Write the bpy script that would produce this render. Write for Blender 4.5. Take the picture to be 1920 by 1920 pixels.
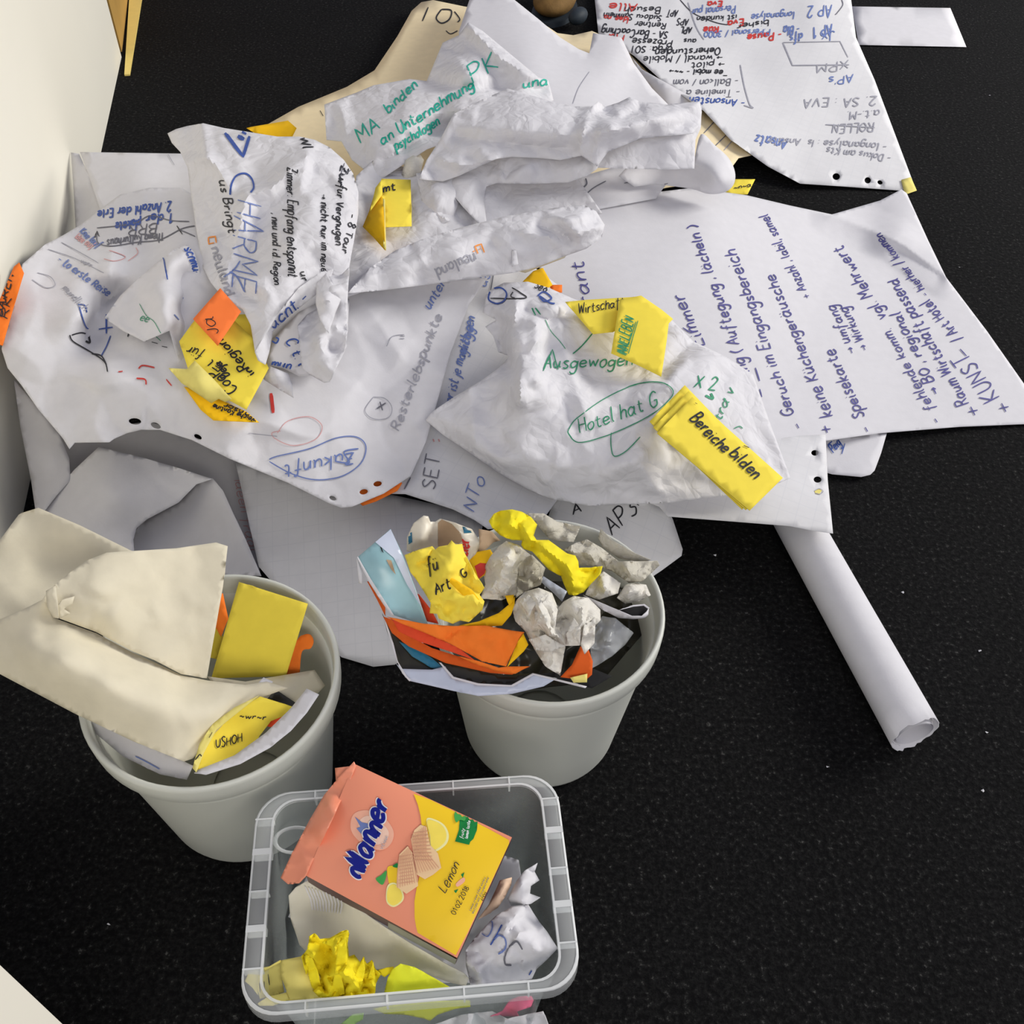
import bpy, bmesh, math, random
import numpy as np
from mathutils import Vector, Matrix
from mathutils.bvhtree import BVHTree
from mathutils.geometry import delaunay_2d_cdt

for o in list(bpy.data.objects):
    bpy.data.objects.remove(o)
scene = bpy.context.scene
COL = scene.collection

# ------------------------------------------------------------------ camera
CAM_H, FOC, PITCH, ROLL = 1.13, 1870.0, math.radians(47.7), math.radians(2.0)
FW = Vector((0, math.cos(PITCH), -math.sin(PITCH)))
R0 = Vector((1, 0, 0)); U0 = R0.cross(FW)
RT = R0 * math.cos(ROLL) + U0 * math.sin(ROLL)
UP = RT.cross(FW)
CAM = Vector((0, 0, CAM_H))
cd = bpy.data.cameras.new('camera'); cam = bpy.data.objects.new('camera', cd); COL.objects.link(cam)
cd.sensor_width = 36.0; cd.sensor_fit = 'HORIZONTAL'; cd.lens = 36.0 * FOC / 1920.0
cd.clip_start = 0.02; cd.clip_end = 60
m3 = Matrix((RT, UP, -FW)).transposed()
cam.matrix_world = Matrix.Translation(CAM) @ m3.to_4x4()
scene.camera = cam

# ------------------------------------------------------------------ world, light, exposure
world = bpy.data.worlds.new('world'); scene.world = world; world.use_nodes = True
bg = world.node_tree.nodes['Background']
bg.inputs[0].default_value = (0.79, 0.81, 1.0, 1); bg.inputs[1].default_value = 0.40

def area(name, loc, target, sx, sy, energy, color):
    d = bpy.data.lights.new(name, 'AREA'); d.shape = 'RECTANGLE'; d.size = sx; d.size_y = sy
    d.energy = energy; d.color = color
    o = bpy.data.objects.new(name, d); COL.objects.link(o); o.location = loc
    o.rotation_euler = (Vector(target) - Vector(loc)).to_track_quat('-Z', 'Y').to_euler()
    return o
area('window_light', (4.6, 3.3, 2.35), (0, 1.1, 0.1), 2.4, 1.7, 275, (1.0, 0.97, 0.90))
area('room_light', (0.9, -2.1, 2.3), (0, 0.8, 0.1), 1.8, 1.0, 46, (1.0, 0.955, 0.87))
vs = scene.view_settings
scene.display_settings.display_device = 'sRGB'
vs.view_transform = 'Standard'; vs.look = 'None'; vs.gamma = 1.0; vs.exposure = -0.03; vs.use_curve_mapping = False

# ------------------------------------------------------------------ geometry helpers
def ray(px, py):
    return FW + RT * ((px - 960) / FOC) - UP * ((py - 960) / FOC)

def W(px, py, z):
    d = ray(px, py)
    return CAM + d * ((z - CAM_H) / d.z)

def srgb(r, g, b):
    return tuple(((c / 255) / 12.92 if c / 255 <= 0.04045 else ((c / 255 + 0.055) / 1.055) ** 2.4) for c in (r, g, b)) + (1,)

def catmull(pts, closed=False, n=6, corners=()):
    out = []; N = len(pts)
    if N < 3: return list(pts)
    rng = range(N) if closed else range(N - 1)
    for i in rng:
        p1, p2 = pts[i], pts[(i + 1) % N]
        p0 = pts[(i - 1) % N] if (closed or i > 0) else p1
        p3 = pts[(i + 2) % N] if (closed or i + 2 < N) else p2
        if i in corners: p0 = p1
        if (i + 1) % N in corners: p3 = p2
        for k in range(n):
            t = k / n; t2 = t * t; t3 = t2 * t
            out.append(tuple(0.5 * ((2 * b) + (-a + c) * t + (2 * a - 5 * b + 4 * c - d) * t2 + (-a + 3 * b - 3 * c + d) * t3)
                             for a, b, c, d in zip(p0, p1, p2, p3)))
    if not closed: out.append(tuple(pts[-1]))
    return out

def densify(pts, step):
    out = []; N = len(pts)
    for i in range(N):
        a, b = pts[i], pts[(i + 1) % N]
        L = math.hypot(b[0] - a[0], b[1] - a[1]); k = max(1, int(round(L / step)))
        for j in range(k):
            out.append(tuple(x + (y - x) * j / k for x, y in zip(a, b)))
    return out

def inside(poly, X, Y):
    P = np.array(poly); x0, y0 = P[:, 0], P[:, 1]; x1, y1 = np.roll(x0, -1), np.roll(y0, -1)
    X = np.asarray(X, float)[:, None]; Y = np.asarray(Y, float)[:, None]
    c = (y0 > Y) != (y1 > Y)
    with np.errstate(divide='ignore', invalid='ignore'):
        xi = (x1 - x0) * (Y - y0) / (y1 - y0) + x0
    return (np.sum(c & (X < xi), axis=1) % 2) == 1

def edgedist(poly, X, Y):
    P = np.array(poly); A = P; B = np.roll(P, -1, axis=0); d = B - A
    L2 = np.maximum((d ** 2).sum(1), 1e-9); best = np.full(len(X), 1e9)
    for a, dd, l2 in zip(A, d, L2):
        t = np.clip(((X - a[0]) * dd[0] + (Y - a[1]) * dd[1]) / l2, 0, 1)
        best = np.minimum(best, np.hypot(X - a[0] - t * dd[0], Y - a[1] - t * dd[1]))
    return best

class RBF:
    def __init__(s, pts, c=25.0):
        P = np.array(pts, float); s.p = P[:, :2] / 100; s.c = c / 100
        n = len(P); D = np.sqrt(((s.p[:, None] - s.p[None]) ** 2).sum(2) + s.c ** 2)
        A = np.zeros((n + 3, n + 3)); A[:n, :n] = D; A[:n, n] = 1; A[:n, n + 1:n + 3] = s.p
        A[n:, :n] = A[:n, n:].T
        s.w = np.linalg.lstsq(A + 1e-9 * np.eye(n + 3), np.concatenate([P[:, 2], [0, 0, 0]]), rcond=None)[0]
    def __call__(s, X, Y):
        Q = np.stack([X, Y], 1) / 100; n = len(s.p)
        D = np.sqrt(((Q[:, None] - s.p[None]) ** 2).sum(2) + s.c ** 2)
        return D @ s.w[:n] + s.w[n] + Q @ s.w[n + 1:n + 3]

class Facets:
    """Random creases: a triangulated height field with flat facets, some large and some small."""
    def __init__(s, bb, amp, cell, seed, drop=.3):
        s.cell = cell; s.ph = seed * 1.7; rs = np.random.RandomState(seed); x0, x1, y0, y1 = bb[0] - 2 * cell, bb[1] + 2 * cell, bb[2] - 2 * cell, bb[3] + 2 * cell
        gx, gy = np.meshgrid(np.arange(x0, x1, cell), np.arange(y0, y1, cell))
        gx = gx.ravel() + rs.uniform(-.48, .48, gx.size) * cell; gy = gy.ravel() + rs.uniform(-.48, .48, gy.size) * cell
        k = rs.rand(gx.size) > drop; gx, gy = gx[k], gy[k]
        u = rs.uniform(-1, 1, gx.size); gz = np.sign(u) * np.abs(u) ** .8 * amp
        r = delaunay_2d_cdt([Vector((a, b)) for a, b in zip(gx, gy)], [], [], 0, 1e-6)
        s.V = np.array([(v.x, v.y) for v in r[0]]); s.z = np.array([gz[o[0] if o else 0] for o in r[3]]); s.T = [f for f in r[2] if len(f) == 3]
        s.E = sorted({tuple(sorted((f[i], f[(i + 1) % 3]))) for f in s.T for i in range(3)})
    def __call__(s, X, Y):
        c = s.cell; X, Y = X + c * .13 * np.sin(Y / c * 2.3 + s.ph) + c * .07 * np.sin(Y / c * 5.1 + X / c * 1.7), Y + c * .13 * np.sin(X / c * 2.1 + 1.3 * s.ph) + c * .07 * np.sin(X / c * 4.7 - Y / c * 2.2)
        Z = np.zeros(len(X)); done = np.zeros(len(X), bool)
        for f in s.T:
            a, b, c = s.V[f[0]], s.V[f[1]], s.V[f[2]]
            det = (b[1] - c[1]) * (a[0] - c[0]) + (c[0] - b[0]) * (a[1] - c[1])
            if abs(det) < 1e-9: continue
            idx = np.where((~done) & (X >= min(a[0], b[0], c[0]) - .01) & (X <= max(a[0], b[0], c[0]) + .01) & (Y >= min(a[1], b[1], c[1]) - .01) & (Y <= max(a[1], b[1], c[1]) + .01))[0]
            if not len(idx): continue
            l1 = ((b[1] - c[1]) * (X[idx] - c[0]) + (c[0] - b[0]) * (Y[idx] - c[1])) / det
            l2 = ((c[1] - a[1]) * (X[idx] - c[0]) + (a[0] - c[0]) * (Y[idx] - c[1])) / det
            l3 = 1 - l1 - l2; ok = (l1 > -1e-3) & (l2 > -1e-3) & (l3 > -1e-3); j = idx[ok]
            Z[j] = l1[ok] * s.z[f[0]] + l2[ok] * s.z[f[1]] + l3[ok] * s.z[f[2]]; done[j] = True
        return Z

# ------------------------------------------------------------------ materials
def mat(name, color, rough=0.85, spec=0.25, noise=0.05, nscale=60, bump=0.0, bscale=200, trans=0.0, coat=0.0, metallic=0.0):
    m = bpy.data.materials.new(name); m.use_nodes = True
    nt = m.node_tree; b = nt.nodes['Principled BSDF']
    b.inputs['Roughness'].default_value = rough; b.inputs['Specular IOR Level'].default_value = spec
    b.inputs['Coat Weight'].default_value = coat; b.inputs['Metallic'].default_value = metallic
    tc = nt.nodes.new('ShaderNodeTexCoord')
    nz = nt.nodes.new('ShaderNodeTexNoise'); nz.inputs['Scale'].default_value = nscale; nz.inputs['Detail'].default_value = 4
    nt.links.new(tc.outputs['Object'], nz.inputs['Vector'])
    rp = nt.nodes.new('ShaderNodeValToRGB'); c = Vector(color[:3])
    rp.color_ramp.elements[0].position = 0.3; rp.color_ramp.elements[1].position = 0.7
    rp.color_ramp.elements[0].color = (*(c * (1 - noise)), 1); rp.color_ramp.elements[1].color = (*[min(1, v * (1 + noise)) for v in c], 1)
    nt.links.new(nz.outputs['Fac'], rp.inputs['Fac']); nt.links.new(rp.outputs['Color'], b.inputs['Base Color'])
    if bump:
        n2 = nt.nodes.new('ShaderNodeTexNoise'); n2.inputs['Scale'].default_value = bscale; n2.inputs['Detail'].default_value = 5
        nt.links.new(tc.outputs['Object'], n2.inputs['Vector'])
        bp = nt.nodes.new('ShaderNodeBump'); bp.inputs['Strength'].default_value = bump; bp.inputs['Distance'].default_value = 0.004
        nt.links.new(n2.outputs['Fac'], bp.inputs['Height']); nt.links.new(bp.outputs['Normal'], b.inputs['Normal'])
    if trans:
        tr = nt.nodes.new('ShaderNodeBsdfTranslucent'); nt.links.new(rp.outputs['Color'], tr.inputs['Color'])
        mx = nt.nodes.new('ShaderNodeMixShader'); mx.inputs[0].default_value = trans
        out = nt.nodes['Material Output']
        nt.links.new(b.outputs[0], mx.inputs[1]); nt.links.new(tr.outputs[0], mx.inputs[2]); nt.links.new(mx.outputs[0], out.inputs['Surface'])
    return m

def grid_paper(name, color, line, angle, pitch=0.025, lw=0.05):
    m = mat(name, color, trans=0.12, noise=0.02); nt = m.node_tree; b = nt.nodes['Principled BSDF']
    src = b.inputs['Base Color'].links[0].from_socket
    tc = nt.nodes.new('ShaderNodeTexCoord'); mp = nt.nodes.new('ShaderNodeMapping'); mp.inputs['Rotation'].default_value = (0, 0, angle)
    nt.links.new(tc.outputs['Object'], mp.inputs['Vector']); sp = nt.nodes.new('ShaderNodeSeparateXYZ'); nt.links.new(mp.outputs[0], sp.inputs[0])
    outs = []
    for ax in 'XY':
        md = nt.nodes.new('ShaderNodeMath'); md.operation = 'PINGPONG'; md.inputs[1].default_value = pitch / 2
        nt.links.new(sp.outputs[ax], md.inputs[0])
        lt = nt.nodes.new('ShaderNodeMath'); lt.operation = 'LESS_THAN'; lt.inputs[1].default_value = pitch * lw / 2
        nt.links.new(md.outputs[0], lt.inputs[0]); outs.append(lt)
    mxm = nt.nodes.new('ShaderNodeMath'); mxm.operation = 'MAXIMUM'
    nt.links.new(outs[0].outputs[0], mxm.inputs[0]); nt.links.new(outs[1].outputs[0], mxm.inputs[1])
    mc = nt.nodes.new('ShaderNodeMix'); mc.data_type = 'RGBA'; mc.inputs[7].default_value = line
    nt.links.new(mxm.outputs[0], mc.inputs[0]); nt.links.new(src, mc.inputs[6]); nt.links.new(mc.outputs[2], b.inputs['Base Color'])
    return m

def clear_plastic(name, tint, fac, rough=0.25):
    m = bpy.data.materials.new(name); m.use_nodes = True; nt = m.node_tree; b = nt.nodes['Principled BSDF']
    b.inputs['Base Color'].default_value = tint; b.inputs['Roughness'].default_value = rough
    nz = nt.nodes.new('ShaderNodeTexNoise'); nz.inputs['Scale'].default_value = 30
    tc = nt.nodes.new('ShaderNodeTexCoord'); nt.links.new(tc.outputs['Object'], nz.inputs['Vector'])
    mr = nt.nodes.new('ShaderNodeMapRange'); mr.inputs[3].default_value = fac * 0.92; mr.inputs[4].default_value = min(1, fac * 1.08)
    nt.links.new(nz.outputs['Fac'], mr.inputs[0])
    t = nt.nodes.new('ShaderNodeBsdfTransparent'); t.inputs[0].default_value = (0.97, 0.98, 0.98, 1)
    mx = nt.nodes.new('ShaderNodeMixShader'); nt.links.new(mr.outputs[0], mx.inputs[0])
    nt.links.new(t.outputs[0], mx.inputs[1]); nt.links.new(b.outputs[0], mx.inputs[2])
    nt.links.new(mx.outputs[0], nt.nodes['Material Output'].inputs['Surface'])
    return m

M = {}
M['paper'] = mat('white_paper', (0.785, 0.775, 0.805, 1), trans=0.14, noise=0.02, bump=0.05, bscale=300)
def crumpled_paper(name, color, scale, strength):
    m = mat(name, color, trans=0.14, noise=0.02); nt = m.node_tree; b = nt.nodes['Principled BSDF']
    tc = nt.nodes.new('ShaderNodeTexCoord'); nz = nt.nodes.new('ShaderNodeTexNoise'); nz.inputs['Scale'].default_value = scale * .5
    nt.links.new(tc.outputs['Object'], nz.inputs['Vector'])
    mx = nt.nodes.new('ShaderNodeMix'); mx.data_type = 'VECTOR'; mx.inputs[0].default_value = 0.06
    nt.links.new(tc.outputs['Object'], mx.inputs[4]); nt.links.new(nz.outputs['Color'], mx.inputs[5])
    h = None
    for sc in (scale, scale * 2.3):
        v = nt.nodes.new('ShaderNodeTexVoronoi'); v.feature = 'DISTANCE_TO_EDGE'; v.inputs['Scale'].default_value = sc
        nt.links.new(mx.outputs[1], v.inputs['Vector'])
        bp = nt.nodes.new('ShaderNodeBump'); bp.inputs['Strength'].default_value = strength; bp.inputs['Distance'].default_value = .22 / sc
        nt.links.new(v.outputs['Distance'], bp.inputs['Height'])
        if h is not None: nt.links.new(h.outputs['Normal'], bp.inputs['Normal'])
        h = bp
    nt.links.new(h.outputs['Normal'], b.inputs['Normal'])
    return m
M['paper_cr'] = crumpled_paper('crumpled_white_paper', (0.80, 0.79, 0.82, 1), 22, .5)
M['paper_grid'] = grid_paper('grid_paper', (0.79, 0.785, 0.80, 1), (0.745, 0.745, 0.77, 1), 0.35)
M['paper_grey_shade'] = mat('grey_and_shaded_paper', (0.70, 0.69, 0.72, 1), trans=0.1, noise=0.02)  # darker white: shade painted into curls, undersides and hollows; also for greyish sheets
M['cream'] = mat('cream_paper', srgb(232, 224, 200), trans=0.12, noise=0.03, bump=0.04)
M['manila'] = mat('manila_card', srgb(240, 222, 182), noise=0.03)
M['yellow'] = mat('yellow_card', srgb(245, 222, 78), noise=0.03)
M['pale_yellow'] = mat('pale_yellow_paper', srgb(240, 226, 130), noise=0.03, trans=0.1)
M['lemon'] = mat('lemon_paper', srgb(250, 232, 40), noise=0.03, trans=0.08)
M['neon'] = mat('neon_yellow_paper', srgb(245, 250, 60), noise=0.02, trans=0.08)
M['gold'] = mat('golden_yellow_card', srgb(250, 196, 22), noise=0.03)
M['orange'] = mat('orange_card', srgb(250, 128, 44), noise=0.04)
M['neon_orange'] = mat('neon_orange_card', srgb(255, 128, 62), noise=0.03)
M['deep_orange'] = mat('deep_orange_card', srgb(214, 92, 30), noise=0.05)
M['red_orange'] = mat('red_orange_card', srgb(228, 78, 44), noise=0.05)
M['tissue'] = crumpled_paper('tissue_paper', srgb(236, 232, 222), 60, .6)
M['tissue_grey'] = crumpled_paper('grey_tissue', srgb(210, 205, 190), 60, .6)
M['wrapper'] = mat('wrapper_foil', srgb(226, 218, 200), rough=0.4, spec=0.5, noise=0.03)
M['brown'] = mat('brown_lining', srgb(176, 150, 122), noise=0.05)
M['glossy_blue'] = mat('blue_print', srgb(150, 190, 198), rough=0.3, spec=0.5, noise=0.25, nscale=14)
M['glossy_teal'] = mat('teal_print', srgb(40, 110, 140), rough=0.3, spec=0.5, noise=0.2, nscale=30)
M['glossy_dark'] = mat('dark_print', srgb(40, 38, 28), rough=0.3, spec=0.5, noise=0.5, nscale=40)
M['lavender'] = mat('pale_blue_print', srgb(196, 204, 222), rough=0.35, spec=0.4, noise=0.04)
M['black_card'] = mat('black_card', srgb(26, 26, 28), noise=0.1)
M['pink'] = mat('pink_paper', srgb(250, 110, 150), noise=0.03)
M['green_paper'] = mat('green_paper', srgb(170, 215, 110), noise=0.03)
M['bin'] = mat('grey_bin_plastic', srgb(205, 207, 198), rough=0.42, spec=0.4, noise=0.015, nscale=8)
M['wall'] = mat('white_wall', srgb(240, 236, 222), rough=0.6, noise=0.01, nscale=4)
M['wood'] = mat('tan_wood', srgb(190, 150, 80), rough=0.6, noise=0.08, nscale=12)
M['wood_lit_edge'] = mat('lit_wood_edge', srgb(248, 222, 130), rough=0.5, noise=0.03)  # paler than the tan face: light on the edge painted as colour
M['shoe'] = mat('brown_suede', srgb(120, 92, 52), rough=0.8, noise=0.2, nscale=40, bump=0.2)
M['shoe_dark'] = mat('dark_blue_sole', srgb(44, 52, 60), rough=0.6, noise=0.1)
M['ink_black'] = mat('black_ink', (0.022, 0.022, 0.028, 1), rough=0.6, noise=0.1)
M['ink_grey'] = mat('grey_ink', (0.16, 0.16, 0.19, 1), rough=0.7, noise=0.1)
M['ink_lgrey'] = mat('light_grey_ink', (0.36, 0.36, 0.41, 1), rough=0.7, noise=0.1)
M['ink_blue'] = mat('blue_ink', (0.05, 0.10, 0.36, 1), rough=0.6, noise=0.15)
M['ink_lblue'] = mat('pale_blue_ink', (0.16, 0.22, 0.48, 1), rough=0.6, noise=0.1)
M['ink_violet'] = mat('blue_violet_ink', (0.085, 0.08, 0.27, 1), rough=0.6, noise=0.15)
M['ink_green'] = mat('green_ink', (0.03, 0.27, 0.14, 1), rough=0.6, noise=0.15)
M['ink_teal'] = mat('teal_ink', (0.02, 0.40, 0.30, 1), rough=0.6, noise=0.15)
M['ink_red'] = mat('red_ink', (0.62, 0.05, 0.04, 1), rough=0.6, noise=0.15)
M['ink_pink'] = mat('faint_red_ink', (0.66, 0.36, 0.36, 1), rough=0.6, noise=0.1)
M['ink_orange'] = mat('orange_print', (0.85, 0.30, 0.06, 1), rough=0.6, noise=0.05)
M['ink_navy'] = mat('navy_print', (0.006, 0.012, 0.22, 1), rough=0.3, noise=0.05)
M['ink_white'] = mat('white_print', (0.85, 0.85, 0.85, 1), rough=0.4, noise=0.02)

# ------------------------------------------------------------------ object helpers
def new_obj(name, me, m, parent=None):
    o = bpy.data.objects.new(name, me); COL.objects.link(o)
    if m is not None and not me.materials: me.materials.append(m)
    if parent is not None: o.parent = parent
    return o

def tag(o, label, cat, group=None):
    o['label'] = label; o['category'] = cat
    if group: o['group'] = group
    return o

def struct(o):
    o['kind'] = 'structure'; return o

def empty(name, label, cat, group=None):
    o = bpy.data.objects.new(name, None); COL.objects.link(o); o.empty_display_size = 0.05
    tag(o, label, cat, group); return o

BVH = {}
def mesh_from(name, verts, faces, smooth=True):
    me = bpy.data.meshes.new(name); me.from_pydata([tuple(v) for v in verts], [], faces); me.update()
    if smooth:
        for p in me.polygons: p.use_smooth = True
    return me

def make_region(outline, step, holes=(), creases=None):
    pts = densify(outline, step); n0 = len(pts)
    xs = [p[0] for p in pts]; ys = [p[1] for p in pts]
    rs = np.random.RandomState(int(abs(xs[0] * 7 + ys[0] * 13)) % 99991)
    gx, gy = np.meshgrid(np.arange(min(xs) + step * .5, max(xs), step), np.arange(min(ys) + step * .5, max(ys), step * .9))
    gx[1::2] += step * .5
    gx = gx.ravel() + rs.uniform(-.12, .12, gx.size) * step; gy = gy.ravel() + rs.uniform(-.12, .12, gy.size) * step
    k = inside([p[:2] for p in pts], gx, gy); gx, gy = gx[k], gy[k]
    if len(gx):
        k = edgedist([p[:2] for p in pts], gx, gy) > step * .42; gx, gy = gx[k], gy[k]
    V = [Vector((p[0], p[1])) for p in pts]; E = [(i, (i + 1) % n0) for i in range(n0)]
    hp = []
    for hx, hy, ra, rb, an in holes:
        c = [(hx + ra * math.cos(t) * math.cos(an) - rb * math.sin(t) * math.sin(an), hy + ra * math.cos(t) * math.sin(an) + rb * math.sin(t) * math.cos(an)) for t in [i * math.tau / 14 for i in range(14)]]
        hp.append(c); s = len(V); V += [Vector(q) for q in c]; E += [(s + i, s + (i + 1) % 14) for i in range(14)]
        if len(gx):
            k = np.hypot(gx - hx, gy - hy) > ra * 1.2; gx, gy = gx[k], gy[k]
    V += [Vector((a, b)) for a, b in zip(gx, gy)]
    if creases is not None:
        near = inside([p[:2] for p in pts], creases.V[:, 0], creases.V[:, 1]); mp = {}
        for i, j in creases.E:
            if not (near[i] and near[j]): continue
            for q in (i, j):
                if q not in mp: mp[q] = len(V); V.append(Vector(creases.V[q]))
            E.append((mp[i], mp[j]))
    r = delaunay_2d_cdt(V, E, [], 0, 1e-4)
    VV = np.array([(v.x, v.y) for v in r[0]]); F = [f for f in r[2] if len(f) == 3]
    C = np.array([VV[list(f)].mean(0) for f in F])
    keep = inside([p[:2] for p in pts], C[:, 0], C[:, 1])
    for c in hp: keep &= ~inside(c, C[:, 0], C[:, 1])
    F = [f for f, kk in zip(F, keep) if kk]
    return VV, F

def sheet(name, outline, ctrl=(), m='paper', label=None, cat='paper', group=None, parent=None, step=13, crumple=None, crumple2=True,
          holes=(), smooth=False, corners=(), c=25.0, thick=0.0006, base=None, edge_keep=0.0, zmin=0.0015, sharp=48, ridges=()):
    """A sheet of paper: outline/ctrl are picture points with a height above the floor; the surface is built in world space."""
    out = [p if len(p) == 3 else (p[0], p[1], base) for p in outline]
    cpts = [p for p in out if p[2] is not None] + list(ctrl)
    f = RBF(cpts, c)
    poly = [(p[0], p[1]) for p in out]
    if smooth: poly = catmull(poly, closed=True, n=5, corners=corners)
    cr1 = cr2 = None
    if crumple:
        amp, cell, seed = crumple; amp *= 1.75; P_ = np.array(poly); bb = (P_[:, 0].min(), P_[:, 0].max(), P_[:, 1].min(), P_[:, 1].max())
        cr1 = Facets(bb, amp, cell, seed); cr2 = Facets(bb, amp * .36, cell / 2.1, seed + 7)
    if crumple: step = min(step, max(4.2, crumple[1] / 9))
    if ridges: step = min(step, 5.2)
    VV, F = make_region(poly, step, holes)
    X, Y = VV[:, 0], VV[:, 1]
    Z = f(X, Y)
    if crumple:
        dz = cr1(X, Y)
        if crumple2: dz += cr2(X, Y)
        if edge_keep: dz *= np.clip(edgedist(poly, X, Y) / edge_keep, 0.15, 1)
        Z = Z + dz
    for pl, h, wd in ridges:                                   # hand-laid folds: sharp tents along a polyline
        best = np.full(len(X), 1e9)
        for a, b in zip(pl, pl[1:]):
            dx, dy = b[0] - a[0], b[1] - a[1]; t = np.clip(((X - a[0]) * dx + (Y - a[1]) * dy) / (dx * dx + dy * dy), 0, 1)
            best = np.minimum(best, np.hypot(X - a[0] - t * dx, Y - a[1] - t * dy))
        Z = Z + h * np.clip(1 - best / wd, 0, 1) ** 1.25
    Z = np.maximum(Z, zmin)
    verts = [W(x, y, z) for x, y, z in zip(X, Y, Z)]
    # face orientation towards the camera
    FF = []
    for a, b, cc in F:
        n = (verts[b] - verts[a]).cross(verts[cc] - verts[a])
        FF.append((a, b, cc) if n.dot(CAM - verts[a]) > 0 else (a, cc, b))
    me = mesh_from(name, verts, FF)
    if crumple and sharp: me.set_sharp_from_angle(angle=math.radians(sharp))
    o = new_obj(name, me, M[m] if isinstance(m, str) else m, parent)
    if thick:
        s = o.modifiers.new('thickness', 'SOLIDIFY'); s.thickness = thick; s.offset = -1
    BVH[o] = BVHTree.FromPolygons(verts, FF)
    if label: tag(o, label, cat, group)
    return o

def hit(o, px, py, off=0.0005):
    loc, n, i, d = BVH[o].ray_cast(CAM, ray(px, py).normalized())
    if loc is None: return None
    if n.dot(CAM - loc) < 0: n = -n
    return loc + n * off + (CAM - loc).normalized() * off * 0.6

def ribbons(o, strokes, width, m, name='handwriting', parent=None, off=0.0005, label=None):
    """Pen strokes (picture-space polylines) laid on the real surface of o as thin ribbons."""
    V = []; F = []
    for st in strokes:
        P = [st[0]]
        for a, b in zip(st, st[1:]):
            L = math.hypot(b[0] - a[0], b[1] - a[1]); k = max(1, int(L / 6))
            for j in range(1, k + 1): P.append((a[0] + (b[0] - a[0]) * j / k, a[1] + (b[1] - a[1]) * j / k))
        prev = None
        for i, p in enumerate(P):
            a = P[max(0, i - 1)]; b = P[min(len(P) - 1, i + 1)]
            dx, dy = b[0] - a[0], b[1] - a[1]; L = math.hypot(dx, dy) or 1
            w = width * (0.5 if 0 < i < len(P) - 1 else 0.34)
            nx, ny = -dy / L * w, dx / L * w
            h1, h2 = hit(o, p[0] + nx, p[1] + ny, off), hit(o, p[0] - nx, p[1] - ny, off)
            if h1 is None or h2 is None or (h1 - h2).length > 0.03: prev = None; continue
            V += [h1, h2]; cur = len(V) - 2
            if prev is not None and (V[prev] - V[cur]).length < 0.04: F.append((prev, prev + 1, cur + 1, cur))
            prev = cur
    if not F: return None
    me = mesh_from(name, V, F, smooth=False)
    r = new_obj(name, me, M[m] if isinstance(m, str) else m, parent if parent is not None else o)
    r['kind'] = 'stuff'
    if label: r['label'] = label
    return r

def decal(o, poly, m, name='print', step=10, off=0.0004, parent=None, smooth=False, label=None, corners=()):
    """A printed patch: a thin flat piece lying on the surface of o."""
    if smooth: poly = catmull(poly, closed=True, n=5, corners=corners)
    VV, F = make_region(poly, step); P = [hit(o, x, y, off) for x, y in VV]
    F = [f for f in F if all(P[i] is not None for i in f)]
    P = [p if p is not None else Vector() for p in P]
    FF = []
    for a, b, c in F:
        n = (P[b] - P[a]).cross(P[c] - P[a]); FF.append((a, b, c) if n.dot(CAM - P[a]) > 0 else (a, c, b))
    used = sorted({i for f in FF for i in f}); mp = {u: i for i, u in enumerate(used)}
    me = mesh_from(name, [P[u] for u in used], [tuple(mp[i] for i in f) for f in FF])
    r = new_obj(name, me, M[m] if isinstance(m, str) else m, parent if parent is not None else o)
    BVH[r] = BVHTree.FromPolygons([P[u] for u in used], [tuple(mp[i] for i in f) for f in FF]) if FF else None
    if label: r['label'] = label
    return r

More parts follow.
